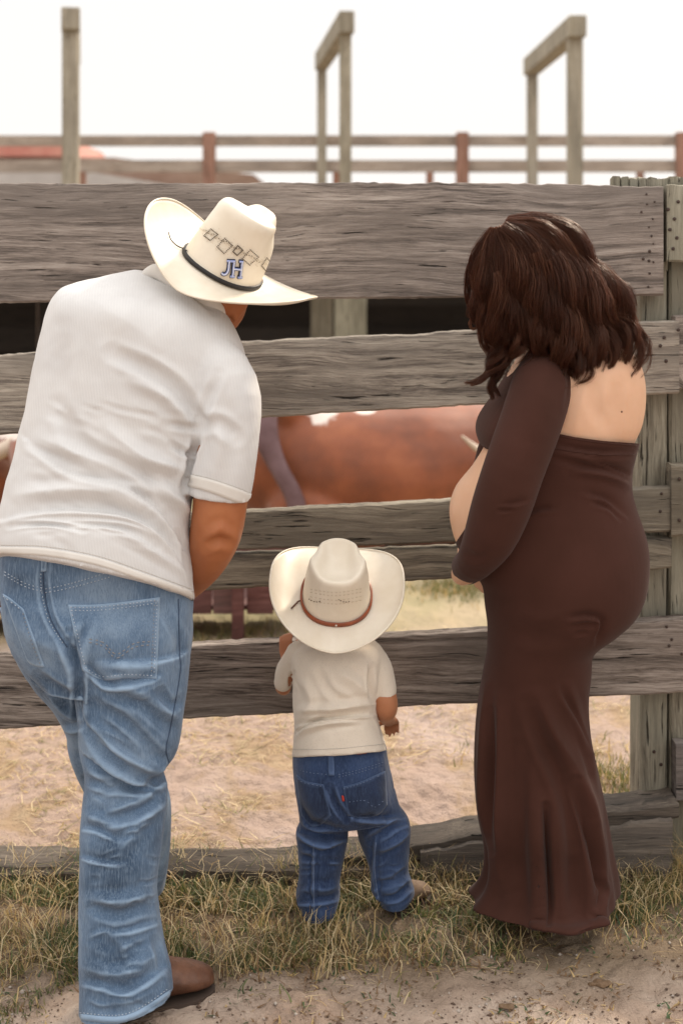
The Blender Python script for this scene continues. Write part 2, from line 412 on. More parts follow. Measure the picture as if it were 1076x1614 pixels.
def skinmat(name, a, b_):
    m = plain(name, a, .52, b_, 9, .3, .0012, sss=.12, spec=.3); return m
M['skin'] = skinmat('tanned skin', (.40,.150,.062), (.34,.115,.045))
M['skinkid'] = skinmat('tanned child skin', (.45,.195,.10), (.39,.155,.075))
M['skinpale'] = skinmat('fair skin', (.68,.425,.285), (.63,.375,.24))
def strawhat():
    m, nt, b = newmat('ivory straw'); q = NB(nt); v = q.coord()
    c = q.ramp(q.noise(v, 14, 3), [(.35,(.68,.60,.48)),(.65,(.74,.67,.56))])
    w1 = q.n('ShaderNodeTexBrick'); w1.offset = .5; w1.inputs['Scale'].default_value = 260; w1.inputs['Mortar Size'].default_value = .03; q.l(v, w1.inputs['Vector'])
    q.l(c, b.inputs['Base Color']); b.inputs['Roughness'].default_value = .42; b.inputs['Specular IOR Level'].default_value = .4
    q.l(q.bump(q.noise(v, 420, 2), .25, .0012), b.inputs['Normal']); b.inputs['Coat Weight'].default_value = .06; b.inputs['Coat Roughness'].default_value = .3
    return m
M['straw'] = strawhat()
M['hole'] = plain('open weave shadow holes', (.10,.07,.045), .9, None, 50, 0)
M['weave'] = plain('tan open weave', (.55,.46,.34), .8, (.45,.37,.27), 300, 0)
M['blackband'] = plain('black cord band', (.015,.012,.012), .5, None, 200, .2)
M['leather'] = plain('brown leather', (.16,.070,.038), .5, (.075,.030,.016), 22, .5, .004)
M['bandleather'] = plain('red brown leather band', (.28,.065,.02), .35, (.20,.045,.015), 40, .1)
M['sole'] = plain('dark sole', (.06,.04,.03), .8)
M['metal'] = plain('silver stud', (.7,.68,.65), .3, None, 40, 0, metal=1)
M['blue'] = plain('lavender blue thread patch', (.33,.38,.62), .7, (.26,.31,.55), 300, 0)
M['white'] = plain('white thread', (.8,.8,.82), .8, None, 300, 0)
M['navy'] = plain('navy outline', (.02,.022,.05), .8, None, 300, 0)
M['shirtthread'] = plain('beige thread', (.55,.51,.46), .9, None, 300, 0)
M['suede'] = plain('dusty tan suede', (.21,.14,.095), .85, (.14,.095,.065), 60, .4)
M['red'] = plain('red tab', (.42,.035,.02), .8, None, 300, 0)
M['eye'] = plain('eye white', (.8,.78,.75), .2, None, 300, 0)
M['hairdark'] = plain('short dark hair', (.02,.012,.008), .6, (.03,.018,.012), 300, .6, .003)
def hairmat():
    m, nt, b = newmat('brown wavy hair'); q = NB(nt); at = q.n('ShaderNodeAttribute', attribute_name='tone')
    c = q.ramp(at.outputs['Fac'], [(0,(.016,.0062,.0042)),(.45,(.052,.0200,.0125)),(.75,(.115,.047,.027)),(1,(.22,.10,.055))])
    q.l(c, b.inputs['Base Color']); b.inputs['Roughness'].default_value = .38; b.inputs['Specular IOR Level'].default_value = .45
    b.inputs['Specular Tint'].default_value = (1,.75,.6,1)
    tr = q.n('ShaderNodeBsdfTranslucent'); tr.inputs[0].default_value = (.55,.17,.06,1)
    mx = q.n('ShaderNodeMixShader'); mx.inputs[0].default_value = .28
    q.l(b.outputs[0], mx.inputs[1]); q.l(tr.outputs[0], mx.inputs[2]); q.l(mx.outputs[0], nt.nodes['Material Output'].inputs[0])
    return m
M['hair'] = hairmat()
def cowmat():
    m, nt, b = newmat('red brown and white hide'); q = NB(nt); v = q.coord(); at = q.n('ShaderNodeAttribute', attribute_name='white')
    c = q.ramp(q.noise(v, 3.0, 4, .6), [(.3,(.12,.028,.007)),(.55,(.235,.058,.014)),(.75,(.33,.095,.028))])
    f = q.ramp(q.math('ADD', at.outputs['Fac'], q.math('MULTIPLY', q.noise(v, 9, 4, .6), .5)), [(.66,(0,0,0)),(.74,(1,1,1))])
    q.l(q.mix(c, (.72,.62,.55), f), b.inputs['Base Color']); b.inputs['Roughness'].default_value = .6; b.inputs['Sheen Weight'].default_value = .3
    q.l(q.bump(q.noise(v, 120, 3), .3, .004), b.inputs['Normal']); return m
M['cow'] = cowmat()
M['tail'] = plain('dark mauve tail hair', (.10,.05,.05), .7, (.17,.10,.105), 6, .2, .003)
M['horn'] = plain('pale horn', (.62,.52,.42), .35, (.45,.34,.25), 8, 0)
M['nail'] = plain('rusty nail head', (.035,.022,.018), .7, (.07,.04,.03), 200)
def groundmat():
    m, nt, b = newmat('dirt and straw ground'); q = NB(nt); v = q.coord()
    sep = q.n('ShaderNodeSeparateXYZ'); q.l(v, sep.inputs[0])
    dirt = q.ramp(q.noise(v, 7, 6, .62), [(.3,(.27,.195,.15)),(.5,(.40,.305,.24)),(.7,(.50,.40,.325))])
    dirt = q.mix(dirt, (.15,.10,.07), q.ramp(q.noise(v, 38, 4, .7), [(.60,(0,0,0)),(.70,(.8,.8,.8))]))
    st = q.n('ShaderNodeMapping'); st.inputs['Scale'].default_value = (1.6,1.0,1); q.l(v, st.inputs[0])
    straw = q.ramp(q.noise(st.outputs[0], 3.2, 6, .66, .4), [(.34,(.42,.31,.255)),(.50,(.40,.295,.235)),(.58,(.36,.255,.165)),(.66,(.41,.305,.20)),(.78,(.24,.16,.10))])
    straw = q.mix(straw, (.47,.365,.315), q.ramp(q.noise(st.outputs[0], 1.3, 4, .6), [(.50,(0,0,0)),(.62,(.85,.85,.85))]))
    grs = q.mix((.36,.30,.17), (.22,.21,.09), q.ramp(q.noise(v, 2.2, 4), [(.45,(0,0,0)),(.7,(1,1,1))]))
    straw = q.mix(straw, grs, q.ramp(q.math('ADD', sep.outputs[1], q.math('MULTIPLY', q.noise(v, 1.5, 3), .8)), [(0,(0,0,0)),(1,(0,0,0))]))
    mr = q.n('ShaderNodeMapRange'); mr.inputs[1].default_value = 5.0; mr.inputs[2].default_value = 5.9; q.l(sep.outputs[1], mr.inputs[0])
    straw = q.mix(straw, q.mix((.44,.355,.235), (.33,.29,.165), q.ramp(q.noise(v, 1.6, 4), [(.42,(0,0,0)),(.62,(1,1,1))])), mr.outputs[0])
    mr2 = q.n('ShaderNodeMapRange'); mr2.inputs[1].default_value = 3.38; mr2.inputs[2].default_value = 3.55; q.l(sep.outputs[1], mr2.inputs[0])
    c = q.mix(dirt, straw, mr2.outputs[0])
    # darker brown soil among the grass in front of the fence
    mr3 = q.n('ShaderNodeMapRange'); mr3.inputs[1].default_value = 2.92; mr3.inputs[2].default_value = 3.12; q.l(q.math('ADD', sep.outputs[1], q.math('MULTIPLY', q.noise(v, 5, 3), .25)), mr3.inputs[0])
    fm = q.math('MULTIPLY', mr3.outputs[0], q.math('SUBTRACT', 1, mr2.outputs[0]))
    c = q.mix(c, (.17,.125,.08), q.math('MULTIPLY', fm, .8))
    q.l(c, b.inputs['Base Color']); b.inputs['Roughness'].default_value = .95; b.inputs['Specular IOR Level'].default_value = .1
    q.l(q.bump(q.noise(v, 160, 4, .7), .7, .006, q.bump(q.noise(v, 22, 5, .65), .8, .03)), b.inputs['Normal']); return m
M['ground'] = groundmat()
def leaf(name, c):
    m, nt, b = newmat(name); q = NB(nt); v = q.coord(); oi = q.noise(v, 25, 2)
    q.l(q.ramp(oi, [(.35,c),(.65,tuple(x*.7 for x in c))]), b.inputs['Base Color']); b.inputs['Roughness'].default_value = .6
    tr = q.n('ShaderNodeBsdfTranslucent'); tr.inputs[0].default_value = (*[min(1,x*1.3) for x in c],1)
    mx = q.n('ShaderNodeMixShader'); mx.inputs[0].default_value = .3
    q.l(b.outputs[0], mx.inputs[1]); q.l(tr.outputs[0], mx.inputs[2]); q.l(mx.outputs[0], nt.nodes['Material Output'].inputs[0]); return m
GR = [leaf('green blade',(.12,.145,.045)), leaf('olive blade',(.22,.20,.07)), leaf('dry gold blade',(.52,.37,.17)), leaf('dry pale blade',(.66,.53,.32)), leaf('brown blade',(.22,.13,.065)), leaf('deep green blade',(.06,.10,.035))]
# ================================================================== GROUND
def vnoise(x, y, s, seed=0):
    r = np.random.default_rng(seed); G = r.random((256,256)); X = x*s; Y = y*s
    xi = np.floor(X).astype(int); yi = np.floor(Y).astype(int); fx = X-xi; fy = Y-yi; fx = fx*fx*(3-2*fx); fy = fy*fy*(3-2*fy)
    g = lambda a, b: G[a%256, b%256]
    return (g(xi,yi)*(1-fx)+g(xi+1,yi)*fx)*(1-fy)+(g(xi,yi+1)*(1-fx)+g(xi+1,yi+1)*fx)*fy
def gh(x, y):
    h = .022*(vnoise(x,y,5,1)-.5)+.016*(vnoise(x,y,17,2)-.5)+.011*(vnoise(x,y,46,3)-.5)+.005*(vnoise(x,y,110,33)-.5)
    h += .03*(vnoise(x,y,2.1,4)-.5)*np.clip((y-3.6)/1,0,1)
    return h*np.clip((9-y)/3,0,1)
def build_ground():
    def axis(fine0, fine1, n, far, k):
        a = np.linspace(fine0, fine1, n); g = np.geomspace(.05, far, k)
        return a, g
    xs = np.concatenate([-1.4-np.geomspace(.05,120,24)[::-1], np.linspace(-1.4,1.4,260), 1.4+np.geomspace(.05,120,24)])
    ys = np.concatenate([np.linspace(-6,2.3,12), np.linspace(2.35,4.6,230), np.linspace(4.63,9,90), 9+np.geomspace(.1,240,26)])
    X, Y = np.meshgrid(xs, ys); Z = gh(X, Y); nx, ny = len(xs), len(ys)
    V = np.stack([X.ravel(), Y.ravel(), Z.ravel()],1); i = np.arange((ny-1)*(nx-1)); r = i//(nx-1); c = i%(nx-1); a = r*nx+c
    o = link('ground', meshnp(V, np.stack([a, a+1, a+nx+1, a+nx],1)), M['ground']); props(o, 'bare sandy dirt in front, straw strewn earth behind the fence', 'ground', kind='structure')
build_ground()
# grass --------------------------------------------------------------
def blades(pos, hgt, wid, lean, mats, seg=3, seed=0, flatness=0.0):
    r = np.random.default_rng(seed); n = len(pos); az = r.uniform(0, 6.283, n); t = np.linspace(0,1,seg+1)
    ln = lean*r.uniform(.3,1.35,n); dx = np.cos(az); dy = np.sin(az)
    curl = r.uniform(.8,2.2,n)
    V = []
    wob = r.normal(0,.12,(n,seg+1,2))*hgt[:,None,None]*t[None,:,None]
    for k in range(seg+1):
        out = ln*hgt*t[k]**curl; up = hgt*np.sqrt(np.clip(1-(np.minimum(ln,.97)*t[k])**2*(.85),0.03,1))*t[k]*(1-flatness)
        c = pos+np.stack([dx*out+wob[:,k,0], dy*out+wob[:,k,1], up],1); w = wid*(1-t[k]**1.5*.85)
        s = np.stack([-dy*w, dx*w, np.zeros(n)],1)
        V += [c-s, c+s]
    V = np.stack(V,1).reshape(-1,3); m = 2*(seg+1); base = np.arange(n)*m
    Q = np.concatenate([np.stack([base+2*k, base+2*k+1, base+2*k+3, base+2*k+2],1) for k in range(seg)])
    mi = np.tile(mats, seg)
    return V, Q, mi
def stuff_blades(name, batches, label, cat):
    Vs=[];Qs=[];Ms=[];o=0
    for V,Q,m in batches: Vs.append(V);Qs.append(Q+o);Ms.append(m);o+=len(V)
    me = meshnp(np.concatenate(Vs), np.concatenate(Qs)); mi = np.concatenate(Ms)
    o = link(name, me, GR); me.polygons.foreach_set('material_index', mi.astype(np.int32)); me.update()
    return props(o, label, cat, kind='stuff')
def grass():
    r = np.random.default_rng(3); N = 150000
    x = r.uniform(-.95,.95,N); y = r.uniform(2.72,3.50,N)
    px = CX+x*F/y; py = HZ+EYE*F/y
    # front border of the turf, seen in the photo as an uneven line
    bx = [-100,0,120,250,330,420,520,620,720,820,900,960,1076,1200]; by = [1610,1600,1600,1540,1560,1580,1545,1545,1530,1500,1475,1500,1470,1460]
    edge = np.interp(px, bx, by)+(vnoise(x,y,9,5)-.5)*70
    dens = np.clip((edge+25-py)/110,0,1)**1.3*np.clip(.04+2.6*(vnoise(x,y,11,6)*.6+vnoise(x,y,27,36)*.4-.36),0.015,1)
    dens *= 1-.85*np.exp(-((px-400)/75)**2-((py-1375)/25)**2)         # bare earth beside the small boy
    keep = r.random(N) < dens*.66; x=x[keep]; y=y[keep]; px=px[keep]; py=py[keep]; n=len(x)
    pos = np.stack([x,y,gh(x,y)-.004],1)
    gn = vnoise(x,y,7,8)*.6+vnoise(x,y,19,9)*.4
    hb = np.clip((y-2.85)/.55,.25,1.0)
    h = (r.gamma(3.0,.0085,n)+.006)*(.75+.25*hb)
    u = r.random(n)
    m = np.where(gn+r.normal(0,.13,n) > .44, np.where(u<.5,0,np.where(u<.75,5,1)), np.where(u<.26,2,np.where(u<.40,3,np.where(u<.66,1,np.where(u<.80,0,4)))))
    B = [blades(pos, h, r.uniform(.0009,.0023,n), .95, m, 3, 11)]
    # long dry stalks
    n2 = 3000; x = r.uniform(-.9,.95,n2); y = r.uniform(2.9,3.48,n2); px = CX+x*F/y; py = HZ+EYE*F/y
    k = (py < np.interp(px,bx,by)) & (vnoise(x,y,8,10) > .35); x=x[k]; y=y[k]; n2=len(x)
    B.append(blades(np.stack([x,y,gh(x,y)],1), r.uniform(.04,.10,n2), r.uniform(.0008,.0018,n2), 1.0, r.choice([2,3,3,2,4],n2), 4, 12))
    # tall tufts against the base timber
    for (cx, cyy, hh, nn) in [(1066,1290,.15,260),(1060,1330,.08,220),(985,1335,.09,120),(690,1375,.06,160),(548,1350,.10,170),(455,1350,.09,90),(60,1400,.05,160),(1045,1380,.05,240),(650,1380,.08,110),(735,1385,.06,130)]:
        d = gd(cyy); c = P(cx,cyy,d); xx = r.normal(c.x,.045,nn); yy = r.normal(min(c.y,3.36),.025,nn)
        B.append(blades(np.stack([xx,yy,gh(xx,yy)],1), r.uniform(.4,1.1,nn)*hh, r.uniform(.0008,.0018,nn), .6, r.choice([2,3,1,2,0],nn), 4, int(cx)))
    stuff_blades('grass', B, 'patchy green and dry yellow grass growing along the foot of the fence', 'grass')
    # straw litter lying flat
    B = []
    n = 9000; x = r.uniform(-1.2,1.3,n); y = r.uniform(3.5,5.6,n); k = vnoise(x,y,3,14)*.6+vnoise(x,y,9,15)*.4 > .46; x=x[k]; y=y[k]; n=len(x)
    B.append(blades(np.stack([x,y,gh(x,y)+.003],1), r.uniform(.03,.09,n), r.uniform(.001,.0024,n), .96, r.choice([2,3,3,2,1],n), 3, 15, .85))
    n = 2600; x = r.uniform(-.9,.95,n); y = r.uniform(2.7,3.45,n); k = vnoise(x,y,7,16) > .52; x=x[k]; y=y[k]; n=len(x)
    B.append(blades(np.stack([x,y,gh(x,y)+.002],1), r.uniform(.015,.06,n), r.uniform(.0006,.0014,n), .96, r.choice([2,3,4,4],n), 3, 16, .85))
    for (cx, cyy, sg, nn) in [(700,935,.10,500),(740,938,.07,200),(820,1190,.1,200),(960,1250,.10,300),(350,1000,.3,500),(980,1240,.06,200)]:
        d = gd(cyy); c = P(cx,cyy,d); xx = r.normal(c.x,sg,nn); yy = r.normal(c.y,.10,nn); k2 = yy>3.56; xx=xx[k2]; yy=yy[k2]; nn=len(xx)
        B.append(blades(np.stack([xx,yy,gh(xx,yy)],1), r.uniform(.02,.055,nn), r.uniform(.001,.003,nn), .6, r.choice([1,0,1,2],nn), 3, int(cx)+3))
    n = 5200; x = r.uniform(-.9,.95,n); y = r.uniform(2.66,3.2,n); k = vnoise(x,y,16,46)*.5+vnoise(x,y,38,47)*.5 > .60; x=x[k]; y=y[k]; n=len(x)
    B.append(blades(np.stack([x,y,gh(x,y)+.001],1), r.uniform(.006,.028,n), r.uniform(.0012,.0032,n), .96, r.choice([4,4,2,5],n), 2, 48, .6))
    stuff_blades('straw_litter', B, 'loose straw, dead bits and sparse tufts scattered over the bare earth on both sides of the fence', 'straw')
    # crumbs of soil and gravel
    n = 5200; x = r.uniform(-.9,.9,n); y = r.uniform(2.68,3.25,n); s = r.gamma(1.3,.0009,n)+.0005
    k = vnoise(x,y,12,18) > .45; x=x[k]; y=y[k]; s=s[k]; n=len(x)
    oc = np.array([[1,0,0],[0,1,0],[-1,0,0],[0,-1,0],[0,0,.7],[0,0,-.7]]); tri = np.array([[0,1,4],[1,2,4],[2,3,4],[3,0,4],[1,0,5],[2,1,5],[3,2,5],[0,3,5]])
    V = (np.stack([x,y,gh(x,y)+s*.3],1)[:,None,:]+oc[None]*(s[:,None,None]*r.uniform(.6,1.5,(n,6,1)))).reshape(-1,3)
    T = (tri[None]+np.arange(n)[:,None,None]*6).reshape(-1,3)
    me = meshnp(V, T); o = link('gravel', me, [plain('soil crumb',(.13,.085,.06),.95,(.08,.05,.035),60), plain('pale pebble',(.42,.36,.31),.9)], smooth=False)
    me.polygons.foreach_set('material_index', np.repeat((r.random(n)<.22).astype(np.int32), 8)); props(o, 'dark soil crumbs and small pebbles on the bare dirt in front', 'gravel', kind='stuff')
grass()
def clod(px, py, rad, label, sd, col):
    d = gd(py); c = P(px,py,d); r = np.random.default_rng(sd); parts = []
    for i in range(7):
        a = r.uniform(0,6.28); q = rad*.6*r.random(); s = rad*r.uniform(.25,.5)
        parts.append(ball((c.x+math.cos(a)*q*1.5, c.y+math.sin(a)*q, s*.45), (s*1.2,s,s*.55), 12, 8))
    me = remesh(parts, .002, 1); wrinkle(me, .0016, (140,140,140), sd)
    o = bpy.data.objects.new('dirt_clod', me); COL.objects.link(o); me.materials.append(col); me.shade_smooth()
    props(o, label, 'dirt clod', 'dry clods on the bare dirt')
dm = plain('dry manure', (.12,.07,.035), .95, (.20,.13,.08), 60, .8, .004); dm2 = plain('dry soil lump', (.22,.16,.11), .95, (.16,.11,.07), 60, .8, .004)
clod(946,1554,.022,'dark brown dry clod lying right of the other two on the open dirt',1,dm)
clod(905,1553,.016,'paler sandy clod just left of the dark brown one',2,dm2)
clod(800,1590,.018,'crumbly clod near the bottom edge below the long brown dress',3,dm)
# ================================================================== PLANK FENCE
FD = 3.45
fence = empty('plank_fence', P(538,1366,FD), 'weathered grey fence of wide uneven horizontal planks behind the family', 'fence')
def plank(name, x0, x1, top, bot, d, th, mat, seed, parent=None, nx=None, edge=.0035, notch=None):
    """top, bot: functions or (left,right) pixel heights; the plank spans pixels x0..x1"""
    f = lambda e, u: (e[0]+(e[1]-e[0])*u) if not callable(e) else e(u)
    n = nx or max(6, int((x1-x0)/9)); r = np.random.default_rng(seed); V = []; F_ = []
    ks = np.linspace(0,1,n+1); e1 = np.cumsum(r.normal(0,1,n+1)); e1 -= np.linspace(e1[0],e1[-1],n+1); e2 = np.cumsum(r.normal(0,1,n+1)); e2 -= np.linspace(e2[0],e2[-1],n+1)
    s1 = edge/ max(1,abs(e1).max()); s2 = edge/max(1,abs(e2).max())
    prof = [(0,-1,.0),( .012,-1,.0)]
    for i,u in enumerate(ks):
        px = x0+(x1-x0)*u; T = P(px, f(top,u), d); B = P(px, f(bot,u), d)
        zt = T.z+e1[i]*s1+r.normal(0,.0006); zb = B.z+e2[i]*s2+r.normal(0,.0006); x = T.x
        if i in (0,n): x += 0
        bv = .005; y0 = d-th/2; y1 = d+th/2
        ring = [(x,y0+bv,zt),(x,y0+.0012,zt-bv*.35),(x,y0,zt-bv),(x,y0,(zt*2+zb)/3),(x,y0+r.normal(0,.0008),(zt+zb*2)/3),(x,y0,zb+bv),(x,y0+bv,zb),(x,y1-bv,zb),(x,y1,zb+bv),(x,y1,zt-bv),(x,y1-bv,zt)]
        V += ring
    k = 11
    for i in range(n):
        for j in range(k): a=i*k+j; b=i*k+(j+1)%k; F_.append((a,a+k,b+k,b))
    F_.append(tuple(range(k))); F_.append(tuple(n*k+j for j in range(k-1,-1,-1)))
    me = mesh(V, F_); bm = bmesh.new(); bm.from_mesh(me); bmesh.ops.recalc_face_normals(bm, faces=bm.faces); bm.to_mesh(me); bm.free()
    o = link(name, me, mat, parent or fence); 
    for p in me.polygons: p.use_smooth = False
    me.set_sharp_from_angle(angle=math.radians(25)) if hasattr(me,'set_sharp_from_angle') else None
    me.shade_smooth(); me.set_sharp_from_angle(angle=math.radians(28))
    return o
X0 = -260
top1 = lambda u: 287+6*u+2*math.sin(u*7)
plank('plank', X0, 1041, top1, (481,466), FD-.01, .050, M['plank'], 1)
plank('plank', X0, 1066, (572,504), (700,618), FD-.012, .048, M['plank_pale'], 2)
plank('plank', X0, 1055, (838,766), (890,836), FD-.01, .045, M['plank_green'], 3)
plank('plank', X0, 1054, (893,846), (952,893), FD-.004, .045, M['plank_green'], 4)
plank('plank', X0, 1330, (1044,958), (1160,1074), FD-.01, .048, M['plank'], 5)
# next bay to the right of the post
plank('plank', 1046, 1340, (291,300), (413,415), FD-.002, .055, M['post'], 6)
plank('plank', 1060, 1340, (498,490), (612,600), FD-.008, .05, M['plank'], 7)
plank('plank', 1053, 1340, (731,725), (843,835), FD-.012, .055, M['plank_green'], 8)
plank('plank', 1061, 1340, (1168,1160), (1258,1250), FD-.004, .05, M['plank_dark'], 9)
def post(name, xl, xr, ytop, d, dep, mat, seed, parent=None, rag=0):
    """upright timber from the ground to ytop"""
    r = np.random.default_rng(seed); zt = P(0,ytop,d).z; n = 16; V=[];F_=[]
    xa = P(xl,0,d).x; xb = P(xr,0,d).x; w = xb-xa; b = min(.006,w*.1)
    for i in range(n+1):
        z = -.2+(zt+.2)*i/n; j = r.normal(0,.0012,8)
        sh = [(xa,b),(xa+b,0),(xb-b,0),(xb,b),(xb,dep-b),(xb-b,dep),(xa+b,dep),(xa,dep-b)]
        V += [(q[0]+j[m]*(1 if w>.05 else .3), d-dep/2+q[1]+j[(m+3)%8]*.5, z+((r.uniform(-1,1)*rag) if i==n else 0)) for m,q in enumerate(sh)]
    for i in range(n):
        for j in range(8): a=i*8+j; c=i*8+(j+1)%8; F_.append((a,c,c+8,a+8))
    F_.append(tuple(range(7,-1,-1))); F_.append(tuple(n*8+j for j in range(8)))
    me = mesh(V,F_); o = link(name, me, mat, parent or fence); me.set_sharp_from_angle(angle=math.radians(28)); return o
post('post', 1000, 1041, 284, FD+.09, .13, M['post'], 21, rag=.004)
post('post', 1044, 1092, 288, FD+.095, .14, M['post'], 22, rag=.004)
bo = post('board', 968, 1003, 281, FD+.20, .03, M['post'], 23, rag=.003)
for v_ in bo.data.vertices: v_.co.z = max(v_.co.z, P(0,900,FD).z)
for i,(a,b_) in enumerate([(962,975),(977,988),(990,1003),(1006,1018),(1021,1034),(1038,1050),(1053,1066),(1069,1080)]):
    # ragged cut tops standing above the plank
    so = post('splintered_stub', a, b_, 280+(i%3), FD+.045-.001*i, .028, M['post'], 60+i, rag=.004)
    for v_ in so.data.vertices: v_.co.z = max(v_.co.z, P(0,430,FD).z+.001*i)
# post base shims
# base timbers
plank('base_timber', X0, 1060, lambda u: 1352-100*max(0,(u-.5))*2*.98-8*math.sin(u*9)*.5, lambda u: 1375-102*max(0,(u-.5))*2-4*math.sin(u*6), FD-.02, .12, M['logdark'], 31, edge=.008)
plank('base_timber', X0, 700, (1368,1352), (1412,1400), FD-.045, .13, M['logdark'], 32, edge=.008)
plank('base_timber', 660, 1050, (1326,1276), (1392,1372), FD-.035, .12, M['logdark'], 33, edge=.008)
def nail(px, py, d, r=.004):
    c = P(px,py,d); r *= .75; v, f = wtube([c, c+Vector((0,-.0015,0))], [r,r*.8], seg=8, k=1, caps=False); return link('nail', mesh(v,f), M['nail'], fence)
rr = random.Random(4)
for (x,y) in [(1018,306),(1019,322),(1010,334),(1028,345),(1022,358),(1026,372),(1023,396),(1013,408),(1022,411),(1029,413),(1023,431),(1021,452),(1031,318),(1029,384)]: nail(x,y,FD-.0365, rr.uniform(.003,.0055))
for (x,y) in [(1046,532),(1049,569),(1040,545)]: nail(x,y,FD-.0375,.006)
for (x,y) in [(1040,806),(1042,778)]: nail(x,y,FD-.034,.005)
for (x,y) in [(1040,873),(1041,860)]: nail(x,y,FD-.022,.005)
for (x,y) in [(1068,520),(1070,755),(1070,820)]: nail(x,y,FD-.042,.006)
for (x,y) in [(1050,988),(1058,1008),(1054,1018),(1074,1031)]: nail(x,y,FD-.0355,.005)
for (x,y) in [(1052,330),(1062,345),(1055,362),(1066,375),(1060,392),(1068,318)]: nail(x,y,FD-.0315,.006)
for (x,y) in [(1030,1185),(1041,1205)]: nail(x,y,FD+.022,.006)
# ================================================================== BACKGROUND
def beam(name, a, b_, w, h, mat, parent):
    a = Vector(a); b_ = Vector(b_); t = (b_-a).normalized(); s = t.cross(Vector((0,0,1)))
    s = s.normalized() if s.length > .1 else Vector((1,0,0)); u = s.cross(t)
    L = []
    for c in (a, b_): L.append(np.array([tuple(c+s*i*w/2+u*j*h/2) for i,j in ((-1,-1),(1,-1),(1,1),(-1,1))]))
    v,f = loft(L); me = mesh(v,f); bm = bmesh.new(); bm.from_mesh(me); bmesh.ops.recalc_face_normals(bm,faces=bm.faces); bmesh.ops.bevel(bm, geom=bm.edges[:], offset=min(w,h)*.06, segments=1, affect='EDGES'); bm.to_mesh(me); bm.free()
    return link(name, me, mat, parent, smooth=False)
def at(px, d, z): return Vector(((px-CX)*d/F, d, z))
CD = 13.8; DECK = 1.62
cw = empty('catwalk', (0, CD, 0), 'raised timber catwalk with two brown handrails crossing behind the pens', 'walkway')
zr = lambda py, d=CD: EYE+(HZ-py)*d/F
for a,b_ in ((-300,330),(330,728),(728,1076),(1076,1450)):
    beam('rail', at(a+3,CD,zr(222)), at(b_-3,CD,zr(222)), .05, .105, M['farrail'], cw)
    beam('rail', at(a+3,CD,zr(262)), at(b_-3,CD,zr(262)), .05, .12, M['farrail'], cw)
    beam('rail', at(a+3,CD,zr(303)), at(b_-3,CD,zr(303)), .05, .10, M['farrail'], cw)
for x in (-70, 330, 728, 1074, 1400): beam('rail_post', at(x,CD-.03,DECK-.1), at(x,CD-.03,zr(209)), .12, .12, M['farpost'], cw)
for x in (130, 530, 677, 1008, 1240): beam('short_rail_post', at(x,CD-.02,DECK-.1), at(x,CD-.02,zr(262)-.06), .07, .07, M['farpost'], cw)
for i in range(13): beam('deck_board', at(-420,11.0+i*.235,DECK-.02), at(1500*1.0,11.0+i*.235,DECK-.02), .22, .05, M['farrail'], cw)
for i,x in enumerate(range(-300,1500,300)): beam('joist', at(x,10.95,DECK-.12), at(x*1.0+ (CX-x)*(1-10.95/13.8),13.75,DECK-.12), .08, .14, M['farwood'], cw)
# boarded wall under the deck; the deck's shade is put into its dark colour
dw = empty('boarded_wall', (0,14.05,0), 'shade darkened board wall in the shade under the catwalk', 'wall')
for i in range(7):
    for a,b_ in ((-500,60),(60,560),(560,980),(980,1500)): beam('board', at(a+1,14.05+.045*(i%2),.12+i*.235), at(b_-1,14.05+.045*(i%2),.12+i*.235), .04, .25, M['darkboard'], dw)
# tall frames
def frame(near, far, dn, df, ytn, ytf, wn, wf, label):
    g = empty('timber_frame', at(near,dn,0), label, 'timber frame', 'tall open frames over the catwalk')
    zn, zf = zr(ytn,dn), zr(ytf,df)
    beam('post', at(near,dn,DECK+.01), at(near,dn,zn-.15), wn*dn/F, wn*dn/F, M['farwood'], g)
    beam('post', at(far,df,DECK+.01), at(far,df,zf-.15), wf*df/F, wf*df/F, M['farwood'], g)
    v = (at(far,df,zf)-at(near,dn,zn)).normalized()
    beam('cross_beam', at(near,dn,zn-.07)-v*.14, at(far,df,zf-.07)+v*.1, (wn+5)*dn/F, .17, M['farwood'], g)
    return g
frame(112, 115, 10.9, 13.3, 18, 75, 24, 16, 'leftmost tall frame, seen end on as one upright over the catwalk')
frame(544, 507, 11.2, 13.7, 24, 84, 19, 15, 'narrow tall frame left of the woman rising above the catwalk')
frame(905, 838, 11.3, 13.6, 31, 92, 23, 16, 'wide tall frame at the right with a sloping top beam')
for x,w,d,l in ((552,50,11.3,'thick pale support post under the catwalk, right of the darker one'),(507,34,12.2,'slimmer darker support post under the catwalk, left of the pale one'),(112,34,11.0,'support post under the left end of the catwalk'),(905,40,11.2,'support post under the right end of the catwalk')):
    o = post('support_post', x-w/2, x+w/2, 385, d, w*d/F, M['post'] if x==552 else M['farwood'], int(x), parent=dw)
    o.parent = None; o.data.transform(Matrix.Translation(dw.location)); props(o, l, 'post', 'posts carrying the catwalk')
    for vv in o.data.vertices: vv.co.z = min(vv.co.z, DECK-.2)
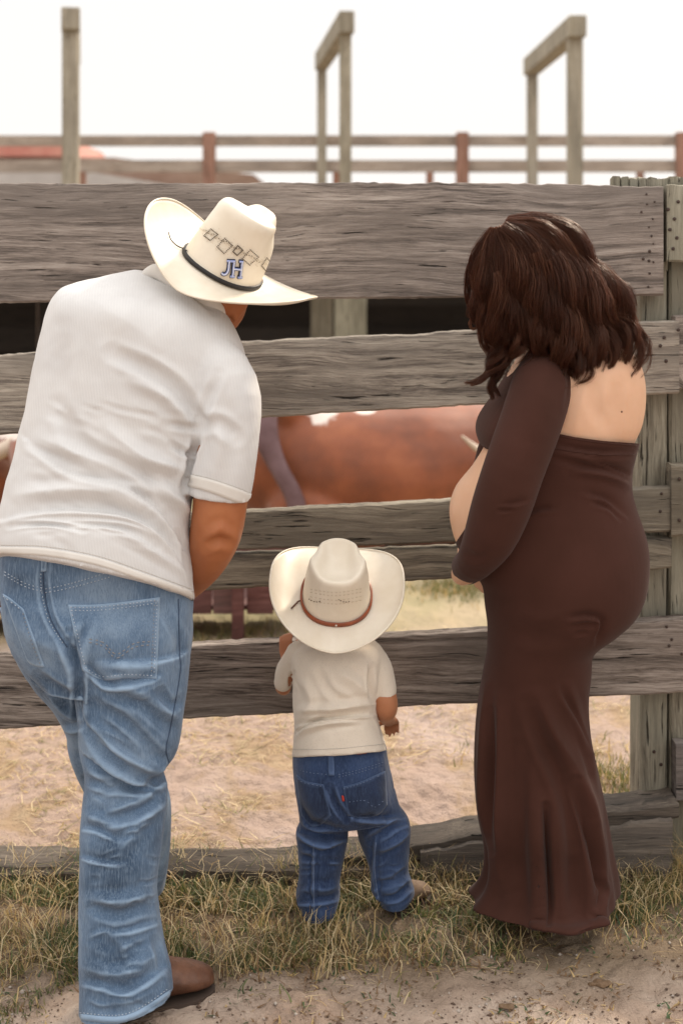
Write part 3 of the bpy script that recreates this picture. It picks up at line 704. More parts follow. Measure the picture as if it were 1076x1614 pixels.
# far red roofed shed
sh = empty('shed', (-4,20,0), 'low shed with faded red and brown roofs behind the left handrail', 'shed')
def prism(name, poly, d, dep, mat, parent):
    L = [np.array([tuple(at(x,d,zr(y,d))) for x,y in poly]), np.array([tuple(at(x,d,zr(y,d))+Vector((0,dep,0))) for x,y in poly])]
    v,f = loft(L); me = mesh(v,f); bm=bmesh.new(); bm.from_mesh(me); bmesh.ops.recalc_face_normals(bm,faces=bm.faces); bm.to_mesh(me); bm.free()
    return link(name, me, mat, parent, smooth=False)
prism('roof', [(-300,216),(102,216),(120,246),(-300,246)], 19, 3, M['redroof'], sh)
prism('wall', [(-300,246),(180,248),(400,275),(430,300),(430,560),(-300,560)], 19.2, 2.8, M['brownroof'], sh)
prism('roof', [(-300,272),(150,272),(270,292),(-300,300)], 17.5, 1.6, plain('pale metal roof',(.50,.46,.44),.5,(.42,.38,.36),3), sh)
# feed trough
tr = empty('feed_trough', at(150,5.48,0), 'low rusty red feed trough standing on short legs in the pen', 'trough')
for i in range(14):
    x = -190+i*50; beam('board', at(x,5.45,.10+.0*i), at(x,5.45,.35), .115 if i%3 else .10, .02, M['redboard'], tr)
beam('rim', at(-215,5.43,.36), at(488,5.43,.36), .05, .045, M['redboard'], tr)
beam('rim', at(-215,5.85,.36), at(488,5.85,.36), .05, .045, M['redboard'], tr)
beam('side_panel', at(-215,5.85,.22), at(488,5.85,.22), .02, .26, M['redboard'], tr)
beam('floor_panel', at(-215,5.65,.12), at(488,5.65,.12), .38, .02, M['redboard'], tr)
for x in (-180, 20, 170, 375, 470):
    beam('leg', at(x,5.42,-.03), at(x,5.42,.35), .045, .045, M['redboard'], tr)
# ================================================================== STEERS
def steer(x0, d, flip, label, seed, white):
    """a longhorn lying down with its legs folded, rump at pixel x0, body running right (flip=1) or left"""
    s = d/F; X = lambda u: x0+flip*u
    g = empty('longhorn_steer', at(X(200),d,0), label, 'steer', 'cattle resting in the pen')
    pt = lambda u,y,dd,r,k=1: (X(u),y,d+dd,r,k)
    body = [tube([pt(28,735,0,88,.95),pt(95,732,0,112,1.0),pt(180,738,0,116,1.15),pt(270,742,0,122,1.2),pt(350,735,0,112,1.05),pt(410,725,0,92,.9)], seg=28),
            tube([pt(400,700,-.02,75,.8),pt(455,690,-.22,55,.9),pt(478,705,-.42,42,.9)], seg=20),      # neck turned towards the fence
            tube([pt(60,800,-.22,62,.7),pt(120,830,-.34,42,.8),pt(185,845,-.40,26)], seg=16),            # folded hind leg
            tube([pt(185,845,-.40,26),pt(110,852,-.46,18),pt(60,853,-.46,15)], seg=12),
            tube([pt(360,810,-.22,48,.8),pt(415,845,-.34,26),pt(345,853,-.42,17)], seg=12),
            tube([pt(60,640,0,50,1.6),pt(140,650,0,40,1.0)], seg=14)]
    hx, hy, hd = X(484), 712, d-.50
    body += [wtube([P(hx,hy-8,hd), P(hx-4*flip,hy+25,hd-.16), P(hx-6*flip,hy+58,hd-.30)], [.125,.10,.075], seg=18), ball(P(hx-6*flip,hy+62,hd-.32),(.085,.06,.06))]
    for sd in (-1,1): body.append(ball(P(hx+sd*55,hy-2,hd+.02),(.095,.025,.045)))
    me = remesh(body, .022, 3); co = getco(me)
    wrinkle(me, .012, (3,3,3), seed, 3); px, py = proj(co); w = np.zeros(len(co))
    for (a,b_,ra,rb) in white: w = np.maximum(w, 1-np.hypot((px-a)/ra,(py-b_)/rb)*.5)
    at_ = me.attributes.new('white','FLOAT','POINT'); at_.data.foreach_set('value', w.astype(np.float32))
    o = link('body', me, M['cow'], g)
    for sd in (-1,1):
        b0 = P(hx+sd*28,hy-14,hd); v,f = wtube([b0, P(hx+sd*75,hy+8,hd), P(hx+sd*125,hy+2,hd-.02), P(hx+sd*160,hy-24,hd-.05)], [.036,.032,.022,.006], seg=12)
        link('horn', mesh(v,f), M['horn'], g)
    t = [P(X(10),640,d-.27),P(X(16),690,d-.34),P(X(34),735,d-.38),P(X(62),790,d-.42),P(X(66),850,d-.42)]
    v,f = wtube(t, [(.07,.03),(.06,.03),(.045,.025),(.045,.03),(.06,.03)], seg=12); link('tail', mesh(v,f), M['tail'], g)
    for sd in (-1,1): v,f = ball(P(hx+sd*22,hy+16,hd-.14),(.017,.014,.017),10,8); link('eye', mesh(v,f), M['blackband'], g)
    return g
steer(404, 7.25, 1, 'red brown longhorn with white back patches resting behind the boy and the woman', 1, [(508,634,26,30),(572,634,20,20),(404,655,22,36)])
steer(-430, 7.0, 1, 'red brown longhorn resting at the far left, mostly hidden behind the man', 2, [(8,660,30,28),(-150,650,80,40)])
# ================================================================== HEADS, HANDS, HATS
def basis(fwd, up):
    f = Vector(fwd).normalized(); u = Vector(up); u = (u-f*u.dot(f)).normalized(); r = f.cross(u); return r, f, u
def head_parts(c, fwd, up, s=1.0):
    r, f, u = basis(fwd, up); c = Vector(c); q = lambda a,b,d: c+(r*a+f*b+u*d)*s
    L = []
    def ell(cc, R): # oriented ellipsoid
        v, fc = ball((0,0,0), 1, 18, 12); v = np.array(v)*np.array(R)*s
        B = np.array([tuple(r),tuple(f),tuple(u)]); return np.array(tuple(cc))+v@B, fc
    L += [ell(q(0,-.012,.035),(.075,.093,.085)), ell(q(0,.03,-.04),(.056,.062,.072)), ell(q(0,.05,-.085),(.03,.034,.026)),
          ell(q(0,.098,-.018),(.013,.017,.016)), ell(q(0,.086,.008),(.009,.015,.03)), ell(q(0,.082,-.052),(.024,.013,.006)), ell(q(0,.081,-.062),(.021,.013,.007)),
          ell(q(.03,.07,.03),(.028,.018,.01)), ell(q(-.03,.07,.03),(.028,.018,.01))]
    for sd in (-1,1): L += [ell(q(.078*sd,-.008,-.01),(.009,.018,.031)), ell(q(.083*sd,-.013,.012),(.008,.014,.012)), ell(q(.079*sd,-.004,-.036),(.007,.009,.010))]
    return L, q
def eyes(q, s, parent):
    for sd in (-1,1):
        v,f = ball(q(.03*sd,.068,.008), .0115*s, 12, 8); link('eye', mesh(v,f), M['eye'], parent)
def hand_parts(w, dirv, palm, s=1.0, curl=.5, thumb=1):
    """palm, four fingers of different lengths and a thumb, grown from the wrist w"""
    d = Vector(dirv).normalized(); n = Vector(palm); n = (n-d*n.dot(d)).normalized(); sd = d.cross(n)*thumb; w = Vector(w); L = []
    L.append(wtube([w-d*.01*s, w+d*.035*s, w+d*.085*s], [(.026*s,.02*s),(.038*s,.016*s),(.04*s,.013*s)], seg=14) if True else None)
    v,f = ball((0,0,0),1,14,8); B = np.array([tuple(d),tuple(n),tuple(sd)]); L.append((np.array(tuple(w+d*.05*s))+np.array(v)*np.array((.05,.016,.041))*s@B, f))
    for i,(o,l) in enumerate(((.030,.072),(.010,.080),(-.011,.074),(-.031,.058))):
        p = w+(d*.085+sd*o)*s; pts=[w+(d*.05+sd*o*.8)*s, p]; a=0
        for k,seg in enumerate((.42,.33,.25)):
            a += curl*(.8+.1*i); p = p+(d*math.cos(a)+n*math.sin(a)+sd*o*1.2)*l*seg*s; pts.append(p)
        L.append(wtube(pts, [.009*s,.0095*s,.0085*s,.0078*s,.0068*s], seg=10, k=2))
    p0 = w+(d*.02+sd*.028)*s
    L.append(wtube([p0, p0+(d*.02+sd*.022+n*.008)*s, p0+(d*.05+sd*.033+n*.02)*s, p0+(d*.072+sd*.03+n*.034)*s], [.013*s,.012*s,.0095*s,.008*s], seg=10, k=2))
    return L
def hat(parent, c, fwd, up, ax=.083, ay=.100, H=.135, bw=.085, curl=.075, dip=.03, kind='man', taper=.16, s=1.0, back=1.12, fdip=1.0):
    r, f, u = basis(fwd, up); c = Vector(c)
    w = lambda x,y,z: c+(r*x+f*y+u*z)*s
    nu = 96; rows = []
    def ztop(x,y):
        nx_, ny_ = x/ax, y/ay
        z = 0
        if kind == 'brick':
            z -= .020*math.exp(-((abs(nx_)/.50)**4))*math.exp(-((abs(ny_)/.78)**4))
            for sd in (-1,1): z -= .014*math.exp(-((nx_-sd*.75)/.15)**2-((ny_-.45)/.4)**2)
        else:
            z -= .020*math.exp(-(nx_/.30)**2)*math.exp(-((ny_-.05)/.62)**4)
            for sd in (-1,1): z -= .020*math.exp(-((nx_-sd*.60)/.24)**2-((ny_-.50)/.30)**2)
            z -= .012*nx_*nx_-.004*ny_**2
        return z
    prof = []
    for i in range(9): v = i/8; prof.append((1-taper*v**1.2, v*.82))
    for a in (15,30,45,60,75,88):
        a = math.radians(a); prof.append((1-taper-.13*(1-math.cos(a)), .82+.18*math.sin(a)))
    R0 = prof[-1][0]
    for k in (.93,.84,.72,.6,.48,.36,.24,.12): prof.append((R0*k, 1.0))
    V=[]; 
    for (rr_, hh) in prof:
        row=[]
        for j in range(nu):
            th = 2*math.pi*j/nu; e = 2.25; cs, sn = math.cos(th), math.sin(th)
            q_ = (abs(cs)**e+abs(sn)**e)**(-1/e); cx = cs*q_; sy = sn*q_
            x = ax*rr_*cx; y = ay*rr_*sy
            # front of the crown pinched narrower at the top
            x *= 1-.16*max(0,sy)*hh**2
            z = H*hh; wt = max(0,(hh-.55)/.45)**1.5
            z += ztop(x,y)*wt
            # push side dents into the wall
            dent = math.exp(-((y/ay-.40)/.36)**2)*math.exp(-((hh-.86)/.17)**2)
            x *= 1-(.22 if kind != 'brick' else .14)*dent*abs(cx)
            row.append(w(x,y,z))
        V.append(np.array([tuple(p) for p in row]))
    # brim
    brim=[]
    nb = 14
    for i in range(nb+1):
        t = i/nb; row=[]
        for j in range(nu):
            th = 2*math.pi*j/nu; cs, sn = math.cos(th), math.sin(th); side = abs(cs)**1.6
            bk = 1+((back if sn < 0 else 1.12)-1)*abs(sn)**2; ext = bw*bk*t
            ang = (curl/.075)*1.45*side*t**1.1        # sides roll up
            # arc length along the roll
            n_ = 8; hx=hz=0
            for q in range(n_):
                tt = t*(q+.5)/n_; a_ = (curl/.075)*1.45*side*tt**1.1; hx += bw*bk*t/n_*math.cos(a_); hz += bw*t/n_*math.sin(a_)
            q_=(abs(cs)**2.25+abs(sn)**2.25)**(-1/2.25); x0,y0 = ax*cs*q_, ay*sn*q_; l = math.hypot(cs,sn); 
            x = x0+hx*cs; y = y0+hx*sn; z = hz-dip*(fdip if sn > 0 else 1)*abs(sn)**2*t**1.3
            if i < 2: z += .001
            row.append(w(x,y,z))
        brim.append(np.array([tuple(p) for p in row]))
    loops = brim[:0:-1]+V; vs = np.concatenate(loops); fs=[]
    for i in range(len(loops)-1):
        for j in range(nu): a=i*nu+j; b_=i*nu+(j+1)%nu; fs.append((a,b_,b_+nu,a+nu))
    fs.append(tuple((len(loops)-1)*nu+j for j in range(nu)))
    me = mesh(vs, fs); bm=bmesh.new(); bm.from_mesh(me); bmesh.ops.recalc_face_normals(bm,faces=bm.faces); bm.to_mesh(me); bm.free()
    tree = bvh(me)
    solid(me, .0028)
    ht = link('cowboy_hat', me, M['straw'], parent)
    # edge binding
    e = brim[-1]; pts=[Vector(p) for p in e]+[Vector(e[0]),Vector(e[1])]
    v,fc = wtube(pts,[.0022*s]*len(pts),seg=6,k=1,caps=False); link('brim_edge', mesh(v,fc), M['straw'], ht)
    return ht, w, tree
def crown_band(w, ax, ay, z0, z1, mat, parent, name='hat_band', off=.0052):
    L=[];nu=72
    for z,o in ((z0,off*.2),(z0,off),(z1,off),(z1,off*.2)):
        row=[]
        for j in range(nu):
            th=2*math.pi*j/nu;cs,sn=math.cos(th),math.sin(th);e=2.25
            q_=(abs(cs)**e+abs(sn)**e)**(-1/e);cx=cs*q_;sy=sn*q_; row.append(tuple(w((ax+o)*cx*(1-.1*z),(ay+o)*sy*(1-.1*z),z)))
        L.append(np.array(row))
    vs=np.concatenate(L);fs=[]
    for i in range(3):
        for j in range(nu): a=i*nu+j;b_=i*nu+(j+1)%nu;fs.append((a,b_,b_+nu,a+nu))
    return link(name, mesh(vs,fs), mat, parent)
# ================================================================== MAN
man = empty('person', P(200,1600,2.77), 'man in ivory cowboy hat, white shirt and light jeans bending over towards the fence', 'person')
shirt_rows = [(215,425,290,448,3.02,.05),(160,436,318,462,3.0,.08),(112,448,345,482,2.99,.105),(86,466,368,515,2.97,.12),(72,500,384,550,2.96,.128),(60,550,388,592,2.95,.13),(50,600,372,640,2.94,.13),(40,650,340,690,2.93,.13),(26,705,318,740,2.91,.13),(10,765,304,790,2.895,.135),(0,815,299,845,2.88,.14),(-4,855,302,900,2.87,.145),(-4,882,306,948,2.865,.148)]
sleeve = tube([(322,560,2.93,48,1.1),(352,610,2.90,56,1.05),(356,680,2.88,54),(350,740,2.87,51),(345,782,2.87,49.5)], seg=32, flatend=True)
me = remesh([rings(shirt_rows, 64, 5, 2.2), sleeve, tube([(105,560,3.02,40),(125,640,3.12,40),(150,720,3.2,40)],seg=20)], .0042, 3)
# straighten the sleeve end
MSF = [([(176,556),(240,585),(285,620),(316,676)],13,-7),([(205,600),(262,628),(316,680)],9,5),
 ([(90,640),(130,700),(200,742),(292,762)],16,-6),([(165,672),(225,720),(285,738)],12,6),([(50,700),(110,742),(190,762),(250,800),(292,868)],15,-8,1),
 ([(60,690),(150,726),(215,756),(260,800)],10,5),([(5,822),(70,806),(150,806),(215,825),(270,880),(300,925)],13,-7,1),
 ([(30,780),(110,772),(180,780),(230,810)],10,5),([(120,850),(190,858),(245,890)],10,-4),([(310,690),(300,730),(292,770)],7,-8),([(250,760),(285,795),(300,812)],9,6),
 ([(318,672),(345,668),(372,690)],12,-5),([(330,640),(348,690),(342,740)],14,4),([(316,676),(290,672),(262,668)],7,-4),([(345,590),(325,640),(316,676)],9,-4),
 ([(245,432),(280,446),(325,478),(338,492)],7,-4),([(100,520),(90,600),(70,680)],18,-4),([(150,480),(220,520),(260,560)],25,3),([(20,845),(80,850),(130,875)],9,-4),
 ([(270,700),(298,715),(310,700)],6,-4),([(285,845),(296,885),(303,930)],7,-5),([(180,880),(235,905),(290,925)],8,3)]
rz=random.Random(9)
for k in range(45):
    x=rz.uniform(30,280); yy=rz.uniform(620,890); l=rz.uniform(25,70); MSF.append(([(x,yy),(x+l/2,yy+l*.18+rz.uniform(-3,3)),(x+l,yy+l*rz.uniform(.2,.6))],rz.uniform(4,8),rz.choice([-1,-1,1])*rz.uniform(.5,1.5)))
folds(me, MSF, 1.8); wrinkle(me, .0012, (22,22,22), 3); lap(me, 1); hemlift(me, 790, 900, 2.87, .40)
TS = bvh(me); link('shirt', me, M['shirt'], man); shirt = man.children[-1]
patch(TS, ([(0,862),(70,864),(150,878),(222,902),(304,932)], [(-3,873),(70,876),(150,890),(222,914),(305,946)]), 60, 3, .0016, 'hem_band', M['shirtplain'], shirt)
thread(TS, [(2,859),(70,861),(150,875),(222,899),(303,929)], .0005, M['shirtthread'], shirt, 'hem_stitching')
patch(TS, ([(301,748),(335,756),(370,768),(400,780)], [(296,766),(332,776),(368,790),(394,800)]), 24, 4, .0024, 'sleeve_cuff', M['shirtplain'], shirt, dflt=2.87)
thread(TS, [(302,747),(335,755),(370,767),(399,779)], .0006, M['shirtthread'], shirt, 'cuff_stitching')
# collar
v,f = wtube([P(232,432,2.98),P(250,428,2.965),P(285,446,2.945),P(318,468,2.945),P(342,491,2.97),P(350,504,3.02)], [(.012,.012),(.018,.014),(.022,.014),(.022,.012),(.018,.01),(.010,.008)], seg=16)
me = remesh([(v,f)], .003, 2); link('collar', me, M['shirtplain'], shirt)
# body: one continuous figure, mostly under the clothes
hc = P(346,452,3.05); hf = Vector((.50,.83,-.25)); hu = Vector((.46,-.05,.87))
hp, hq = head_parts(hc, hf, hu, 1.02)
ins = [tuple([a[0]+20,a[1]+2,a[2]-20,a[3]-2,a[4],a[5]-(.036 if a[1]<780 else .075)]) for a in shirt_rows[2:]]
mb = hp+[rings(ins, 32, 3), tube([(282,478,3.0,40),(318,470,3.01,42),(346,462,3.02,44)], seg=20),
  tube([(335,590,2.93,40),(352,680,2.88,41),(350,740,2.87,43),(347,790,2.87,43),(340,840,2.88,41),(324,880,2.93,35),(305,908,3.0,29),(283,932,3.10,23)], seg=24),
  ball(P(349,838,2.852),(.028,.022,.03)),
  tube([(115,560,3.0,34),(130,650,3.1,34),(155,750,3.16,32),(175,830,3.16,26),(185,880,3.14,22)], seg=18),
  tube([(190,920,2.88,60),(205,1000,2.87,58),(207,1120,2.86,48),(195,1230,2.84,38),(190,1400,2.80,34),(185,1540,2.78,28)], seg=20),
  tube([(110,920,2.93,55),(95,1000,2.96,48),(142,1110,3.02,40),(190,1230,3.11,34),(215,1370,3.2,26)], seg=20)]
mb += hand_parts(P(283,935,3.10), (-.75,.45,-.45), (-.2,-.3,-.9), 1.0, .35, -1)
mb += hand_parts(P(185,880,3.14), (.35,.4,-.85), (.3,-.9,.2), 1.0, .3)
me = remesh(mb, .005, 2)
folds(me, [([(325,862),(345,852),(362,858)],9,-4),([(330,845),(348,832),(364,846)],8,3),([(365,810),(372,845),(355,885)],8,2)])
body = link('body', me, M['skin'], man); eyes(hq, 1.0, man)
# hair at the nape under the brim
r_, f_, u_ = basis(hf, hu); L=[]
v,fc = ball((0,0,0),1,20,12); v=np.array(v)*np.array((.077,.090,.066)); B=np.array([tuple(r_),tuple(f_),tuple(u_)]); v = np.array(tuple(hc+u_*.034-f_*.018))+v@B
link('hair', remesh([(v,fc)], .004, 1), M['hairdark'], man)
# jeans
jr = [(24,815,262,838,2.875,.105),(14,838,274,862,2.875,.124),(4,868,294,898,2.877,.130),(0,905,305,945,2.88,.128),(4,945,304,975,2.875,.140),(12,985,303,1005,2.875,.145),(30,1030,299,1040,2.88,.14),(70,1075,296,1075,2.875,.125)]
rl = [(100,1010,300,1020,2.86,.135),(116,1060,297,1070,2.855,.125),(123,1120,291,1120,2.85,.112),(127,1180,280,1180,2.845,.100),(134,1222,257,1216,2.84,.088),(131,1262,264,1248,2.83,.088),(127,1330,257,1330,2.81,.085),(125,1400,248,1400,2.80,.082),(125,1480,256,1476,2.79,.086),(126,1545,266,1520,2.78,.088),(126,1592,272,1560,2.775,.09)]
ll = [(4,950,150,960,2.93,.115),(14,1000,160,1000,2.95,.115),(42,1060,175,1060,2.98,.105),(84,1110,190,1110,3.01,.095),(106,1150,205,1150,3.04,.088),(112,1190,225,1190,3.07,.08),(135,1250,262,1240,3.11,.078),(160,1310,270,1300,3.15,.074),(170,1370,264,1370,3.19,.072),(170,1420,260,1400,3.22,.075)]
me = remesh([rings(jr,56,4,2.3), rings(rl,48,5,2.2), rings(ll,40,4,2.2)], .0034, 3)
MJF = [([(71,884),(69,923),(80,975),(104,1018),(112,1045)],7,-5),([(104,1015),(122,1050),(125,1095),(126,1140)],9,-10),
 ([(112,1000),(118,1035),(128,1058)],11,-8),([(132,1040),(165,1078),(205,1076),(244,1068)],8,-8,1),([(140,985),(128,1010),(122,1040)],9,-5),
 ([(123,1102),(150,1148),(198,1190),(240,1212),(270,1205)],10,7),([(126,1120),(155,1172),(200,1208),(240,1228)],9,-7),([(134,1187),(170,1212),(208,1230),(255,1244)],10,7,1),
 ([(140,1198),(178,1228),(225,1250)],8,-6),([(150,1110),(200,1140),(245,1185),(266,1200)],10,-5),([(140,1150),(185,1175),(225,1205)],8,-5),([(180,1095),(225,1110),(280,1160)],12,-5),([(215,1090),(255,1120),(288,1130)],9,4),
 ([(135,1228),(180,1240),(225,1242),(262,1220)],8,-6),([(160,1297),(200,1284),(235,1268),(262,1250)],9,-7),([(168,1312),(215,1298),(250,1275)],8,5),([(127,1304),(150,1307),(185,1322)],7,-5,1),([(127,1348),(160,1357),(192,1360)],7,-5,1),
 ([(140,1285),(165,1296),(190,1296)],8,5),([(190,1340),(215,1310),(232,1290)],10,4),([(150,1430),(185,1442),(220,1432),(248,1428)],12,-6),([(140,1418),(190,1420),(235,1408)],10,5),([(178,1466),(205,1464),(250,1450)],9,-6,1),([(125,1545),(160,1552),(188,1560),(215,1555),(262,1520)],11,-7,1),([(130,1525),(190,1535),(250,1500)],12,5),([(150,1588),(190,1595),(240,1578)],10,-3),
 ([(244,1480),(252,1510),(262,1530)],7,-5),([(150,1480),(180,1500),(185,1540)],12,-3),([(60,1065),(90,1085),(120,1098)],9,-6),([(78,1095),(100,1120),(125,1135)],7,6),([(95,1140),(115,1145),(128,1140)],6,-6),
 ([(30,985),(60,1010),(100,1030)],14,3),([(256,955),(280,1000),(283,1040)],9,-3),([(250,1080),(270,1110),(288,1100)],8,-4),([(258,1225),(266,1214),(275,1205)],7,-9),([(178,1075),(215,1090),(262,1075)],12,4)]
rz=random.Random(5)
for k in range(34):
    yy=rz.uniform(1060,1590); xl=128 if yy<1560 else 140; x=rz.uniform(xl,250); l=rz.uniform(14,42); a=rz.uniform(-.5,.35); x2=x+l; y2=yy-l*a if yy<1300 else yy-l*rz.uniform(-.25,.45)
    MJF.append(([(x,yy),((x+x2)/2,(yy+y2)/2+rz.uniform(-4,6)),(x2,y2)],rz.uniform(3,6),rz.choice([-1,-1,1])*rz.uniform(1,2.4)))
folds(me, MJF, 1.3); wrinkle(me, .0016, (26,26,16), 9); lap(me, 1)
TJ = bvh(me); jeans = link('jeans', me, M['denim'], man)
patch(TJ, ([(108,953),(150,953),(200,948),(252,941)], [(131,1056),(160,1071),(200,1068),(247,1070)]), 30, 26, .0022, 'back_pocket', M['denim'], jeans, bulge=.004); PR = PT
patch(TJ, ([(6,936),(16,942),(26,950),(38,960)], [(44,1040),(50,1046),(60,1050),(71,1051)]), 12, 26, .0022, 'back_pocket', M['denim'], jeans)
def st(pts, off=.0035, r=.0008, m='thread', dash=2, T=None): thread(T or TJ, pts, r, M[m], jeans, 'stitching', off=off, dash=dash, step=1.7)
def sp(pts,**k): st(pts,off=.0003,T=PR,**k)
sp([(111,957),(150,957),(200,952),(250,945)]); sp([(112,962),(150,962),(200,957),(249,950)]); sp([(244,946),(241,1010),(239,1064)],m='threadtan'); sp([(248,946),(245,1010),(243,1066)])
sp([(114,968),(125,1010),(135,1052)]); sp([(135,1052),(160,1066),(200,1063),(243,1065)])
sp([(141,1007),(164,1013),(184,1031),(212,1014),(242,1011)],r=.001,m='threadtan',dash=3); sp([(141,1012),(164,1019),(184,1037),(212,1020),(242,1016)],r=.001,m='threadtan',dash=3)
st([(8,901),(40,919),(69,927)],.001); st([(8,906),(40,924),(69,932)],.001); st([(72,928),(110,920),(167,903)],.001); st([(72,934),(112,926),(178,908)],.001)
st([(67,884),(65,923),(76,975),(102,1018)],.001); thread(TJ,[(71,884),(69,923),(80,975),(106,1020)],.0013,M['seam'],jeans,'seam')
thread(TJ,[(281,944),(283,1028),(284,1060),(270,1140),(262,1180),(268,1206)],.0012,M['seam'],jeans,'seam'); st([(8,940),(24,952),(36,962)],.0035); st([(38,966),(50,1005),(66,1048)],.0035,m='threadtan')
st([(127,1596),(200,1598),(268,1556)],.001); st([(127,1352),(160,1361),(190,1364)],.0005,m='threadblue')
patch(TJ, ([(66,880),(75,880)], [(65,900),(74,900)]), 3, 6, .004, 'belt_loop', M['denim'], jeans)
patch(TJ, ([(127,1598),(200,1600),(270,1559)], [(128,1608),(200,1610),(271,1567)]), 30, 2, .0008, 'leg_hem', M['denim'], jeans)
def boot(parent, heel, toe, h, s=1.0, mat='leather', name='boot'):
    """leather boot from heel to toe point on the ground"""
    a = Vector(heel); b_ = Vector(toe); f = (b_-a); L = f.length; f.normalize(); r = Vector((f.y,-f.x,0)); z = Vector((0,0,1))
    sec=[(0,.028,.055,.0),(.06,.036,.075,.0),(.2,.040,.105,0),(.35,.040,.100,0),(.5,.042,.078,0),(.65,.047,.062,0),(.8,.046,.052,0),(.92,.034,.042,0),(.985,.017,.032,0),(1.0,.006,.02,0)]
    Lp=[]
    for t,w,hh,_ in sec:
        th=np.linspace(0,2*math.pi,20,endpoint=False); ring=[]
        for q in th:
            x=math.copysign(abs(math.cos(q))**.8,math.cos(q))*w*s; y=math.sin(q); yy=(.5+.5*math.copysign(abs(y)**.8,y))*hh*s
            x *= 1-.35*max(0,y)
            ring.append(tuple(a+f*L*t+r*x+z*(yy+.016*s+(.006*s if t>.3 else 0)*(1-abs(t-.65)*1.5))))
        Lp.append(np.array(ring))
    parts=[loft(Lp), wtube([a+f*L*.12+z*.07*s, a+f*L*.12+z*(.12*s), a+f*L*.12+z*h*s],[.042*s,.044*s,.046*s],seg=18)]
    me=remesh(parts,.004,2); folds(me,[([tuple(map(float,proj(np.array([tuple(a+f*L*.5+r*.04+z*.06)]))))[:2] for _ in (0,)]*1+[tuple(float(k[0]) for k in proj(np.array([tuple(a+f*L*.52-r*.04+z*.07)])))],6,-2)]) if False else None
    bt=link(name,me,M[mat],parent)
    Lp=[]
    for zz in (0.002,.016*s):
        ring=[]
        for t,w in ((0,.02),(.02,.034),(.12,.040),(.3,.036),(.5,.040),(.65,.047),(.8,.046),(.92,.035),(.98,.019),(1.01,.004)): ring.append(tuple(a+f*L*t+r*(w+.002)*s+z*zz))
        for t,w in ((.98,.019),(.92,.035),(.8,.046),(.65,.047),(.5,.040),(.3,.036),(.12,.040),(.02,.034)): ring.append(tuple(a+f*L*t-r*(w+.002)*s+z*zz))
        Lp.append(np.array(ring))
    v,fc=loft(Lp); link('sole',mesh(v,fc),M['sole'],bt,smooth=False)
    return bt
boot(man, at(160,2.77,0), at(336,2.87,0), .22)
boot(man, at(176,3.22,0), at(222,3.42,0), .14)
# hat
mh, mw, TH = hat(man, P(349,424,3.03), Vector((.34,.90,.06)), Vector((.50,-.20,.84)), ax=.084, ay=.100, H=.150, bw=.130, curl=.048, dip=.034, back=.55)
crown_band(mw, .083, .098, .003, .012, M['blackband'], mh)
def Z(x,y): return (200+x/3.3625, 300+y/3.3625)
for pl in ([(543,372),(536,420),(526,438),(512,444),(503,436)],[(567,372),(557,452)],[(607,374),(596,456)],[(560,413),(602,416)],[(530,373),(572,374)],[(592,374),(612,376)],[(545,452),(566,454)],[(584,457),(604,458)]):
    pz=[Z(*p) for p in pl]
    thread(TH,pz,.0042,M['navy'],mh,'emblem_outline',off=.0022,step=.6)
    thread(TH,pz,.0026,M['blue'],mh,'emblem_letter',off=.0048,step=.6)
    if len(pl)>4 or pl[0][0] in (567,607,560): thread(TH,pz,.0007,M['white'],mh,'emblem_stitch',off=.0074,step=.6)
dots=[]; 
def dot(x,y,r,m):
    p,n=ray(TH,*Z(x,y))
    if p is not None: m.append(ball(p+n*.0022,(r,r,r),6,4))
dk=[]; tn_=[]
for (cx_,cy_,a_,b_2) in ((448,236,36,30),(520,294,40,40),(588,318,26,26),(652,354,42,40),(738,392,28,36)):
    cs_=[(cx_-a_,cy_+6),(cx_,cy_-b_2),(cx_+a_,cy_-2),(cx_-4,cy_+b_2)]
    for i in range(4):
        p0,p1=cs_[i],cs_[(i+1)%4]
        for k in range(6): dot(p0[0]+(p1[0]-p0[0])*k/6,p0[1]+(p1[1]-p0[1])*k/6,.0014,dk)
    for k in range(22): dot(cx_+random.uniform(-1,1)*a_*1.25,cy_+random.uniform(-1,1)*b_2*1.15,.0007,tn_)
for k in range(22): dot(425+k*13,215+k*7.6+6*math.sin(k*1.3),.0011,dk)
for k in range(120):
    u_2=random.random(); dot(405+u_2*350,222+u_2*175+random.uniform(-34,38),.0006,tn_)
for i in range(16):
    x_=385+i*23; y_=205+i*12.5
    pr=thread(TH,[Z(x_,y_-10),Z(x_+22,y_+12)],.0004,M['weave'],mh,'woven_vent',off=.0020,step=1)
v,f=merge(dk); link('perforations',mesh(v,f),M['hole'],mh); v,f=merge(tn_); link('woven_vent',mesh(v,f),M['weave'],mh)
thread(TH,[(264,368),(268,380),(280,391),(297,396)],.0014,M['blackband'],mh,'cord_end',off=.004,step=1)
